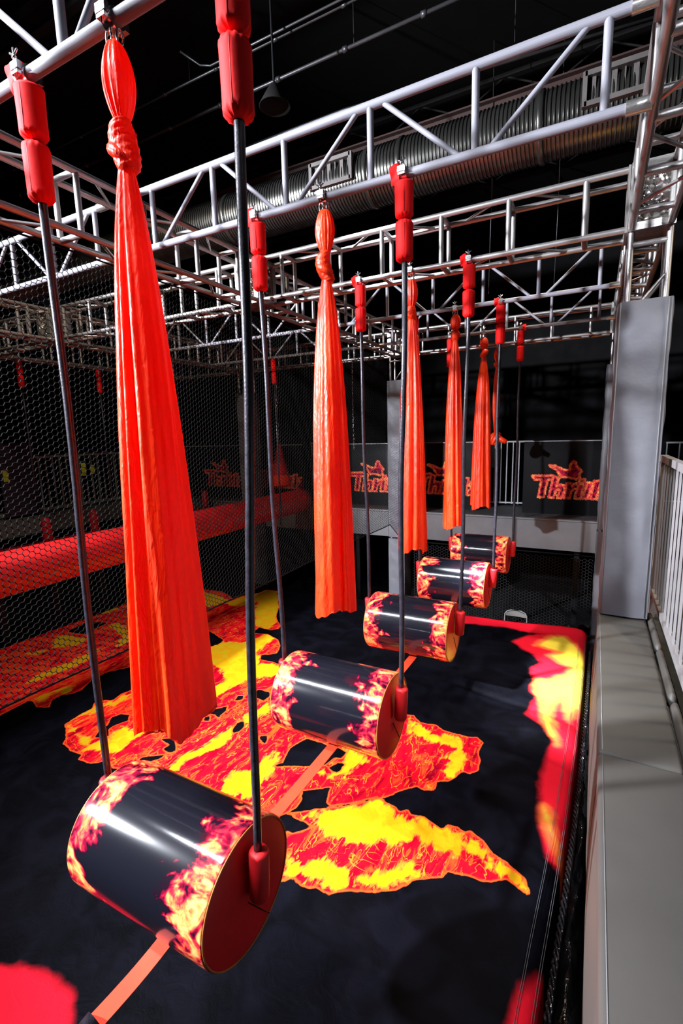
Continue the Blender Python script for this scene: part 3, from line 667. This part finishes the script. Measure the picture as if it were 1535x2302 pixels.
# ------------------------------------------------------------------ webbing straps under the drums
def strap(y0, y1, z0, z1, x0, x1, label, tail=False):
    t = thing('webbing_strap', label, 'strap', ((x0+x1)/2, (y0+y1)/2, min(z0, z1)), 'orange webbing straps linking the drums')
    n = 24; wd = 0.042
    def f(dz):
        return lambda u, v: (x0+(x1-x0)*u+(v-0.5)*2*wd, y0+(y1-y0)*u, z0+(z1-z0)*u-0.02*math.sin(PI*u)+dz)
    mb = MB(); mb.grid(f(0.0015), n, 1); mb.grid(f(-0.0015), n, 1)
    mb.part('webbing', 'strap_orange', t, False)
    if tail:
        MB().path([(x0-0.035, y0-0.40, z0-0.09), (x0-0.012, y0-0.15, z0-0.03), (x0, y0+0.005, z0)], [0.047, 0.047, 0.049], 14, flat=1).part('sleeve_end', 'rope_black', t)
    return t
zb = 1.417-DR
xs = [-0.058, -0.012, 0.05, 0.06, 0.05]
strap(-0.50, 0.025, zb-0.03, zb-0.002, -0.07, -0.058, 'orange webbing strap leaving the nearest drum towards the bottom edge', True)
for k in range(4):
    strap(DRUMS[k][1], DRUMS[k+1][1], zb-0.002, zb-0.002, xs[k], xs[k+1], ['orange webbing strap between the nearest and second drum', 'orange webbing strap between the second and third drum', 'orange webbing strap between the third and fourth drum', 'orange webbing strap between the fourth and farthest drum'][k])
# ------------------------------------------------------------------ hexagonal net along the left side
def hexnet(label, x, y0, y1, z0, z1, s, r, mat):
    mb_v = []; mb_f = []
    def seg(a, b):
        d = Vector(b)-Vector(a); L = math.hypot(d.y, d.z); ny_, nz_ = -d.z/L*r, d.y/L*r; o = len(mb_v)
        for p in (a, b):
            mb_v.append((p[0]+r, p[1], p[2])); mb_v.append((p[0]-r*0.5, p[1]+ny_, p[2]+nz_)); mb_v.append((p[0]-r*0.5, p[1]-ny_, p[2]-nz_))
        mb_f.extend([(o, o+1, o+4, o+3), (o+1, o+2, o+5, o+4), (o+2, o, o+3, o+5)])
    h = s*math.sqrt(3); nc = int((y1-y0)/(1.5*s)); nr = int((z1-z0)/h)
    def sag(y, z):
        f = (z1-z)/(z1-z0)
        return (x-0.10*math.sin(PI*f)*(0.6+0.4*math.sin(y*0.8))+0.012*math.sin(y*3.1+z*2.2), y+0.012*math.sin(z*3+y), z)
    for c in range(nc):
        for q in range(nr):
            cy = y0+c*1.5*s; cz = z0+(q+0.5*(c % 2))*h
            P = [sag(cy+s*math.cos(a), cz+s*math.sin(a)) for a in (0, PI/3, 2*PI/3, PI)]
            seg(P[0], P[1]); seg(P[1], P[2]); seg(P[2], P[3])
    me = bpy.data.meshes.new('mesh_strands'); me.from_pydata(mb_v, [], mb_f); me.materials.append(MAT[mat])
    t = thing('safety_net', label, 'net', (x, (y0+y1)/2, z0))
    tag(link('mesh_strands', me, t), kind='stuff')
    pts = [sag(y0+(y1-y0)*i/60, z0+0.01) for i in range(61)]
    MB().path(pts, 0.009, 8).part('border_cord', 'net_black', t)
    pts = [sag(y0+(y1-y0)*i/60, z1) for i in range(61)]
    MB().path(pts, 0.008, 8).part('border_cord', 'net_black', t)
hexnet('black hexagonal safety net hanging under the left box truss', LX-SX-0.02, 0.1, YF-0.05, 1.54, ZB-0.04, 0.0283, 0.0031, 'net_black')
def hexnet_x(label, y, x0, x1, z0, z1, s, r):
    mb = MB(); h = s*math.sqrt(3)
    for c in range(int((x1-x0)/(1.5*s))):
        for q in range(int((z1-z0)/h)):
            cx = x0+c*1.5*s; cz = z0+(q+0.5*(c % 2))*h
            P = [Vector((cx+s*math.cos(a), y+0.02*math.sin(cx*4), cz+s*math.sin(a))) for a in (0, PI/3, 2*PI/3, PI)]
            for a, b in ((0, 1), (1, 2), (2, 3)): mb.path([P[a], P[b]], r, 3, caps=False)
    t = thing('safety_net', label, 'net', ((x0+x1)/2, y, z0))
    tag(mb.part('mesh_strands', 'net_fine', t, False), kind='stuff')
    MB().path([(x0, y, z1), (x1, y, z1)], 0.014, 8).part('border_cord', 'net_black', t)
hexnet_x('fine black net hanging below the grey platform at the back', 8.05, LX+0.1, 1.76, GROUND+0.02, 1.16, 0.034, 0.0022)

# ------------------------------------------------------------------ back platform, banners, railings
t = thing('platform', 'long grey platform across the back with a dark deck', 'platform', (-3, 9.3, GROUND))
MB().box((-3.9, 8.25, 1.47), (11.4, 0.06, 0.56)).part('fascia', 'platform_grey', t, False)
MB().box((-3.9, 8.25, 1.765), (11.4, 0.11, 0.035)).part('edge_lip', 'platform_grey', t, False, 0.008)
MB().box((-3.9, 9.78, 1.72), (11.4, 3.0, 0.06)).part('deck', 'deck_dark', t, False)
for i in range(8): MB().box((-9.4+i*1.55, 8.5, 0.43), (0.09, 0.09, 2.5)).part('leg', 'black_metal', t, False)
LOGO = [[(130, 390), (340, 382), (520, 378), (500, 450), (410, 452), (350, 800), (255, 800), (310, 455), (170, 455)],
 [(520, 380), (600, 430), (570, 580), (640, 550), (710, 570), (720, 640), (680, 800), (600, 800), (640, 660), (610, 630), (560, 670), (530, 800), (445, 800)],
 [(760, 520), (850, 530), (840, 580), (930, 520), (950, 600), (880, 620), (840, 660), (810, 800), (720, 800)],
 [(950, 540), (1040, 540), (1000, 800), (910, 800)], [(980, 430), (1050, 440), (1050, 500), (970, 500)],
 [(1100, 500), (1180, 500), (1120, 800), (1040, 800)], [(1220, 470), (1320, 460), (1260, 800), (1170, 800)],
 [(1350, 545), (1560, 530), (1545, 600), (1440, 725), (1540, 720), (1520, 815), (1300, 815), (1315, 735), (1420, 615), (1340, 620)],
 [(440, 180), (520, 190), (700, 270), (800, 260), (800, 190), (840, 110), (880, 120), (900, 190), (990, 290), (950, 330), (965, 390), (910, 430), (780, 400), (660, 400), (560, 260)]]
LOGO = [[(u*0.00104, (800-v)*0.00104) for u, v in p] for p in LOGO]
def banner(x0, x1, lx, label, y=9.0):
    """lx: where the lettering starts; its base line stands at z = 2.09"""
    z0, z1 = 1.752, 3.21
    t = thing('banner_panel', label, 'banner', ((x0+x1)/2, y, z0), 'black banner panels along the back platform')
    nx, nz = int((x1-x0)/0.015), int((z1-z0)/0.015)
    X = np.linspace(x0, x1, nx+1); Zz = np.linspace(z0, z1, nz+1)
    gx, gz = np.meshgrid(X, Zz, indexing='ij'); gy = y+0.004*np.sin(gx*5)
    idx = np.arange(gx.size).reshape(gx.shape)
    me = bpy.data.meshes.new('printed_sheet')
    me.from_pydata(np.stack([gx, gy, gz], -1).reshape(-1, 3).tolist(), [], np.stack([idx[:-1, :-1], idx[1:, :-1], idx[1:, 1:], idx[:-1, 1:]], -1).reshape(-1, 4).tolist())
    me.polygons.foreach_set('use_smooth', [True]*len(me.polygons)); me.materials.append(MAT['banner_print'])
    set_attr(me, 'logo', union(gx.ravel()-lx, gz.ravel()-2.09, LOGO))
    link('printed_sheet', me, t)
    MB().box(((x0+x1)/2, y+0.03, z1+0.008), (x1-x0, 0.05, 0.02)).part('top_rail', 'rail_grey', t, False)
    MB().box(((x0+x1)/2, y+0.035, (z0+z1)/2), (x1-x0, 0.04, z1-z0)).part('backing_board', 'black_metal', t, False)
banner(0.37, 2.6, 0.41, 'black banner with flaming Thrillz lettering, beside the big padded column')
banner(-2.25, -0.55, -2.12, 'black banner with flaming Thrillz lettering, behind the third and fourth silks')
banner(-4.55, -2.35, -3.78, 'black banner with flaming Thrillz lettering seen through the net, right of the second silk')
banner(-6.9, -5.0, -6.55, 'black banner with flaming Thrillz lettering behind the hanging red bag')
banner(-9.3, -7.1, -8.55, 'dim black banner with flaming Thrillz lettering, farthest left behind the net')
def railing(label, x0, x1, y, z0, z1, step, mat, r=0.011):
    t = thing('railing', label, 'railing', ((x0+x1)/2, y, z0))
    bar('top_rail', ((x0+x1)/2, y, z1), (x1-x0, 0.04, 0.035), mat, t); bar('bottom_rail', ((x0+x1)/2, y, z0+0.08), (x1-x0, 0.035, 0.03), mat, t)
    n = int((x1-x0)/step)
    for i in range(n+1): bar('baluster', (x0+0.02+(x1-x0-0.04)*i/n, y, (z0+z1)/2+0.02), (0.022, 0.022, z1-z0-0.06), mat, t)
railing('grey baluster railing in the gap between two far banners', -0.62, 0.45, 9.8, 1.75, 3.2, 0.125, 'rail_grey')
railing('thin grey railing in the gap left of the second silk, behind the net', -5.05, -4.55, 9.5, 1.75, 3.24, 0.125, 'rail_grey')
railing('distant grey railing above the white fence at the right edge', 3.0, 6.2, 11.0, 1.75, 3.1, 0.22, 'rail_grey')

# ------------------------------------------------------------------ bench pads, coping and white fence at right
tag(MB().box((1.955, 0.45, 0.35), (0.34, 5.9, 2.3)).part('wall_side', 'concrete_dark', smooth=False), kind='structure')
tag(MB().box((4.5, 2.0, 1.55), (4.5, 9.0, 0.1)).part('trim_1', 'deck_dark', smooth=False), 'dark walkway deck beyond the white fence', kind='structure')
def bench(label, y0, y1, seed, z=1.845):
    t = thing('bench_pad', label, 'pad', (1.94, (y0+y1)/2, z-0.7), 'grey vinyl pads along the bench')
    x0, x1 = 1.745, 2.115
    MB().box(((x0+x1)/2, (y0+y1)/2, z-0.06), (x1-x0, y1-y0, 0.12)).part('top_pad', 'bench_vinyl', t, True, 0.022)
    def face(u, v):
        y = y0+0.01+(y1-y0-0.02)*u; q = v
        return (x0+0.010-0.02*math.sin(PI*min(1, q*1.1))-0.006*math.sin(u*14+seed)*q, y, z-0.115-1.3*q)
    MB().grid(face, 60, 24).part('front_skirt', 'bench_vinyl', t)
    MB().path([(x0+0.022, y0+0.02, z-0.0005), (x0+0.022, y1-0.02, z-0.0005)], 0.0022, 6).part('seam', 'seam_grey', t)
bench('grey vinyl bench pad in the foreground at bottom right', -2.4, 1.125, 1)
bench('grey vinyl bench pad between the foreground pad and the big column', 1.14, 3.36, 2, 1.838)
def coping(label, y0, y1):
    t = thing('coping_pad', label, 'pad', (2.16, (y0+y1)/2, 1.72), 'rounded grey pads at the foot of the fence')
    n = 40
    def f(u, v):
        a = PI*v; e = min(1, min(u, 1-u)*(y1-y0)/0.04)**0.5
        return (2.152-0.030*math.cos(a)*e, y0+(y1-y0)*u, 1.72+(0.135*math.sin(a)**0.6)*e)
    o = MB().grid(f, n, 14).part('padding', 'bench_vinyl', t)
    MB().path([(2.122, y0+0.02, 1.80), (2.122, y1-0.02, 1.80)], 0.002, 5).part('seam', 'seam_grey', t)
coping('rounded grey coping pad at the foot of the fence, beside the big column', 2.62, 3.40)
coping('rounded grey coping pad at the foot of the fence, in the middle', 1.86, 2.61)
coping('rounded grey coping pad at the foot of the fence, cut by the right edge', -0.6, 1.85)
t = thing('white_fence', 'white picket fence panel at the right edge behind the bench', 'fence', (2.235, 1.8, 1.62))
bar('top_rail', (2.235, 1.65, 3.17), (0.055, 4.75, 0.06), 'fence_white', t)
bar('bottom_rail', (2.235, 1.65, 1.87), (0.045, 4.75, 0.045), 'fence_white', t)
for i in range(28): bar('picket', (2.235, 3.98-i*0.17, 2.52), (0.013, 0.034, 1.32), 'fence_white', t)
for y in (3.99, -0.70): bar('post', (2.235, y, 2.39), (0.05, 0.05, 1.58), 'fence_white', t)

# ------------------------------------------------------------------ loose black sheeting and cord in the gaps
rs = np.random.RandomState(5)
def crumple(x, y): 
    return 0.05*math.sin(x*7+y*3)+0.035*math.sin(x*15-y*11+1)+0.025*math.sin(y*23+x*5)+0.02*math.sin(x*37+y*17)
t = thing('black_tarp', 'crumpled glossy black sheeting behind the airbag at the back right', 'tarp', (0.9, 7.6, GROUND))
MB().grid(lambda u, v: (0.70+1.05*u, 7.30+0.36*v, -0.10+0.16*u-0.45*v**2*(1-0.6*u)+crumple(0.7+1.05*u, 7.3+0.5*v)), 70, 36).part('sheet', 'tarp_black', t)
t = thing('gap_sheet', 'narrow crumpled black sheet stuffed between airbag and bench', 'tarp', (1.72, 2, GROUND))
def gap(u, v):
    y = -1.0+8.2*u; e = np.interp(y, EDGE_Y, EDGE_X)
    return (e+0.03+(1.78-e-0.03)*v, y, -0.42+0.16*math.sin(PI*v)+0.5*crumple(v*0.8, y)*(1 if 0.05 < v < 0.95 else 0.2))
MB().grid(gap, 260, 10).part('sheet', 'tarp_black', t)
t = thing('net_bundle', 'twisted bundle of black netting lying beside the airbag', 'net', (1.72, 4, -0.1))
for q in range(3):
    MB().path([(np.interp(1.2+5.6*i/160, EDGE_Y, EDGE_X)+0.055+0.016*math.cos(i*1.1+q*2.1), 1.2+5.6*i/160, -0.09+0.016*math.sin(i*1.1+q*2.1)+0.03*math.sin(i*0.07)) for i in range(161)], 0.011, 7).part('strand', 'tarp_black', t)

# ------------------------------------------------------------------ folding chair on the ground behind the airbag
t = thing('folding_chair', 'beige metal folding chair half hidden behind the airbag', 'chair', (0.46, 7.9, GROUND))
cx, cy = 0.46, 7.85
fr = []
for i in range(25):
    a = i/24
    if a < 0.36: f = a/0.36; fr.append((cx-0.205, cy-0.10+0.16*f, GROUND+0.62*f+0.02))
    elif a > 0.64: f = (1-a)/0.36; fr.append((cx+0.205, cy-0.10+0.16*f, GROUND+0.62*f+0.02))
    else: th = PI-(a-0.36)/0.28*PI; fr.append((cx+0.205*math.cos(th)**1 if abs(math.cos(th)) < 1 else cx+0.205*math.cos(th), cy+0.06+0.03*math.sin(th), GROUND+0.64+0.15*math.sin(th)**0.5))
MB().path(fr, 0.011, 10).part('back_frame', 'chair_beige', t)
MB().grid(lambda u, v: (cx-0.19+0.38*u, cy+0.075+0.02*math.sin(PI*u), GROUND+0.66+0.11*v*(0.55+0.45*math.sin(PI*u))), 14, 6).part('backrest', 'chair_beige', t)
MB().box((cx, cy-0.14, GROUND+0.44), (0.39, 0.36, 0.02)).part('seat', 'chair_beige', t, True, 0.009)
for s in (-1, 1): MB().path([(cx+s*0.19, cy-0.30, GROUND+0.43), (cx+s*0.2, cy+0.16, GROUND+0.0+0.011)], 0.010, 8).part('leg', 'chair_beige', t)
MB().path([(cx-0.2, cy-0.02, GROUND+0.2), (cx+0.2, cy-0.02, GROUND+0.2)], 0.008, 8).part('stretcher', 'chair_beige', t)

# ------------------------------------------------------------------ ceiling services
def duct(x0, x1, y, z, r):
    t = thing('spiral_duct', 'large silver spiral air duct below the ceiling', 'duct', ((x0+x1)/2, y, z-r))
    prof = []; p = 0.042; n = int((x1-x0)/p)
    for i in range(n):
        a = x0+i*p; prof += [(r, a), (r, a+p*0.55), (r+0.012, a+p*0.68), (r+0.012, a+p*0.86)]
    sharp(MB().lathe(prof, 40, (0, y, z), 'X').part('pipe', 'duct_metal', t), 30)
    for xx in (-6.0, -3.2, -0.98, -0.55, 0.98): MB().lathe([(r+0.016, xx-0.03), (r+0.022, xx-0.02), (r+0.022, xx+0.02), (r+0.016, xx+0.03)], 40, (0, y, z), 'X').part('band', 'duct_metal', t)
    for xx, wd in ((1.66, 0.56), (-1.42, 0.56), (-5.1, 0.56)):
        yy, zz = y-r*0.92, z+0.05
        g = MB().box((xx, yy, zz+0.13), (wd, 0.14, 0.045)).box((xx, yy, zz-0.13), (wd, 0.14, 0.045)).box((xx-wd/2, yy, zz), (0.04, 0.14, 0.30)).box((xx+wd/2, yy, zz), (0.04, 0.14, 0.30)).part('vent_frame', 'vent_grey', t, False)
        MB().box((xx, yy+0.06, zz), (wd-0.04, 0.01, 0.22)).part('vent_back', 'black_metal', t, False)
        for j in range(6): bar('vent_blade', (xx-wd/2+0.07+j*(wd-0.12)/5, yy, zz), (0.012 if j % 2 else 0.045, 0.05, 0.22), 'vent_grey', t)
duct(-9.5, 4.5, 4.62, 6.62, 0.31)
def pipe_run(label, pts, r, hang=()):
    t = thing('ceiling_conduit', label, 'conduit', pts[0]); MB().path(pts, r, 8).part('pipe', 'conduit', t)
    for x in hang: tube('hanger', (x, pts[0][1], pts[0][2]), (x, pts[0][1], 8.3), 0.004, 'conduit', t)
    for i in range(14 if len(pts) == 2 else 0):
        x = pts[0][0]+(pts[-1][0]-pts[0][0])*(i+0.5)/14
        MB().lathe([(r*1.5, x-0.03), (r*1.5, x+0.03)], 8, (0, pts[0][1], pts[0][2]), 'X').part('fitting', 'conduit', t)
pipe_run('thin ceiling conduit, lower of the close pair at the top', [(-9, 3.64, 7.8), (3, 3.64, 7.8)], 0.014, (-3, 0))
pipe_run('thin ceiling conduit, upper of the close pair at the top', [(-2.9, 3.40, 7.95), (-2.75, 3.56, 7.85), (-2.6, 3.57, 7.8), (3, 3.57, 7.8)], 0.012)
pipe_run('long sprinkler pipe crossing the dark ceiling', [(-9, 4.15, 7.8), (4, 4.15, 7.8)], 0.021, (-4, -1, 1))
pipe_run('ceiling conduit just above the big ladder truss', [(-9, 5.02, 7.8), (-1.6, 5.06, 7.8), (2.6, 5.5, 7.8)], 0.022, (0.6,))
for i, y in enumerate((2.4, 6.2, 8.4)):
    t = thing('roof_joist', ['dark roof joist nearest above the trusses', 'dark roof joist above the air duct', 'dark roof joist deepest in the hall'][i], 'joist', (-3, y, 7.95))
    MB().box((-3, y, 8.22), (18, 0.09, 0.05)).part('top_chord', 'joist_dark', t, False); MB().box((-3, y, 7.92), (18, 0.09, 0.05)).part('bottom_chord', 'joist_dark', t, False)
    for j in range(30): tube('web', (-11.7+j*0.6, y, 7.92 if j % 2 else 8.22), (-11.1+j*0.6, y, 8.22 if j % 2 else 7.92), 0.012, 'joist_dark', t)
t = thing('rust_beam', 'dull rust red roof beam behind the right end of the big ladder truss', 'beam', (1, 5.6, 7.45))
MB().box((0, 5.62, 7.62), (9, 0.16, 0.02)).box((0, 5.62, 7.50), (9, 0.014, 0.24)).box((0, 5.62, 7.38), (9, 0.16, 0.02)).part('girder', 'joist_rust', t, False)
t = thing('pendant_lamp', 'unlit round ceiling lamp beside the nearest right rope sleeve', 'lamp', (-1.62, 3.43, 7.0))
MB().lathe([(0.02, 0.22), (0.05, 0.20), (0.10, 0.12), (0.17, 0.0), (0.165, -0.005), (0.09, 0.11), (0.02, 0.19)], 28, (-1.62, 3.43, 7.0)).part('shade', 'joist_dark', t)
tube('stem', (-1.62, 3.43, 7.2), (-1.62, 3.43, 8.3), 0.012, 'black_metal', t)
for i, (x, y) in enumerate(((0.26, 5.6), (1.05, 5.9))):
    t = thing('hanging_wire', ['thin wire dropping from the duct in the middle of the hall', 'thin wire dropping from the duct near the right tower'][i], 'wire', (x, y, 5.3)); MB().path([(x, y, 5.3), (x+0.01, y, 6.4), (x, y, 8.3)], 0.005, 6).part('wire', 'conduit', t)

# ------------------------------------------------------------------ the neighbouring bay behind the net
t = thing('red_log', 'long round red padded log running behind the net', 'padded log', (-4.5, 2.5, 1.66))
prof = [(0.0, -3.2), (0.2, -3.19), (0.262, -3.12)]+[(0.268+0.003*math.sin(i*1.7), -3.1+i*0.22) for i in range(51)]+[(0.262, 8.13), (0.2, 8.15)]
MB().lathe(prof, 40, (-4.5, 0, 1.93), 'Y').part('padding', 'log_red', t)
for yy in (0.6, 3.4, 6.2): MB().torus((-4.5, yy, 1.93), 0.2705, 0.003, 'Y', 40, 5).part('seam', 'sleeve_seam', t)
t = thing('hanging_bag', 'red cone shaped bag hanging on a chain behind the net', 'punch bag', (-4.9, YF, 2.25))
MB().lathe([(0.02, 1.0), (0.04, 0.98), (0.09, 0.75), (0.15, 0.5), (0.21, 0.25), (0.235, 0.1), (0.22, 0.0), (0.12, -0.04), (0.0, -0.05)], 32, (-4.9, YF, 2.3)).part('bag', 'far_red', t)
MB().lathe([(0.212, 0.25), (0.238, 0.10), (0.225, 0.01)], 32, (-4.9, YF, 2.3), 'Z', lambda th, i, z: 0.01, caps=False).part('flame_band', 'strap_orange', t)
for j in range(26): MB().torus((-4.9, YF, 3.34+j*0.062), 0.018, 0.006, 'X' if j % 2 else 'Y', 8, 4, (1, 1, 2)).part('chain_link', 'zinc', t)
def far_rope(label, x, y, zt, zb, h=0.5):
    t = thing('far_rope', label, 'rope', (x, y, zb), 'far ropes with red sleeves behind the net')
    MB().path([(x, y, zt), (x+0.01, y, (zt+zb)/2), (x, y, zb)], 0.018, 8).part('rope', 'rope_black', t)
    for a in (0, 0.5): MB().lathe([(0.03, -h*(a+0.5)+0.004), (0.052, -h*(a+0.45)), (0.054, -h*(a+0.25)), (0.052, -h*(a+0.05)), (0.03, -h*a-0.004)], 20, (x, y, zt)).part('sleeve', 'sleeve_red', t)
far_rope('red sleeved rope behind the net, straight above the red hanging bag', -4.10, YE, 4.98, 1.6)
far_rope('small red sleeved rope far left behind the net, leftmost of three', -8.0, 3.96, ZB-0.02, 2.0)
far_rope('small red sleeved rope far left behind the net, middle of three', -8.0, 4.85, ZB-0.02, 2.0)
far_rope('small red sleeved rope far left behind the net, rightmost of three', -8.0, 5.59, ZB-0.02, 2.0)
t = thing('hanging_chain', 'thin silver chain hanging just right of the second silk', 'chain', (-2.9, YF, 3.0))
for j in range(34): MB().torus((-2.94, YF, 3.15+j*0.055), 0.013, 0.004, 'X' if j % 2 else 'Y', 8, 4, (1, 1, 2.2)).part('chain_link', 'zinc', t)
for i, (x, y0, y1, z) in enumerate(((-7.4, 1.6, 4.9, 1.50), (-7.4, 5.5, 8.1, 1.52))):
    t = thing('padded_barrier', ['low dark red padded barrier at far left behind the net', 'low dark red padded barrier behind the net, next to the nearest silk'][i], 'barrier', (x, (y0+y1)/2, GROUND))
    MB().box((x, (y0+y1)/2, z), (0.3, y1-y0, 0.24)).part('top_pad', 'far_red', t, True, 0.05)
    for j in range(4):
        yy = y0+0.2+(y1-y0-0.4)*j/3; MB().lathe([(0.09, z+0.1), (0.095, z+0.2), (0.09, z+0.5), (0.05, z+0.56), (0.0, z+0.57)], 16, (x, yy, 0)).part('bollard', 'far_red', t)
        MB().box((x, yy, (GROUND+z)/2), (0.12, 0.12, z-GROUND)).part('leg', 'black_metal', t, False)
t = thing('far_fence', 'dim grey balustrade at far left behind the net', 'railing', (-10.5, 5, 1.7))
bar('top_rail', (-10.5, 5.5, 3.1), (0.05, 10, 0.05), 'rail_grey', t); bar('bottom_rail', (-10.5, 5.5, 1.8), (0.05, 10, 0.05), 'rail_grey', t)
for j in range(56): bar('baluster', (-10.5, 0.6+j*0.175, 2.45), (0.03, 0.03, 1.3), 'rail_grey', t)
t = thing('purple_wall_pad', 'dim purple padded panel at far left with yellow marks', 'panel', (-10.3, 5.0, 1.7))
MB().box((-10.3, 4.9, 2.6), (0.06, 0.8, 1.7)).part('panel', 'far_purple', t, True, 0.02)
for yy, zz, h in ((4.6, 2.72, 0.28), (6.25, 2.78, 0.22), (6.5, 2.72, 0.34), (6.75, 2.70, 0.24)): MB().box((-10.25, yy, zz), (0.03, 0.12, h)).part('yellow_mark', 'far_yellow', t, True, 0.01)
t = thing('far_walkway', 'dim grey walkway at far left behind the net', 'platform', (-10.8, 5, GROUND))
MB().box((-10.9, 5.0, 1.5), (1.6, 11, 0.4)).part('deck', 'platform_grey', t, False)
for j in range(5): MB().box((-10.9, 0.2+j*2.4, 0.25), (0.12, 0.12, 2.1)).part('leg', 'black_metal', t, False)
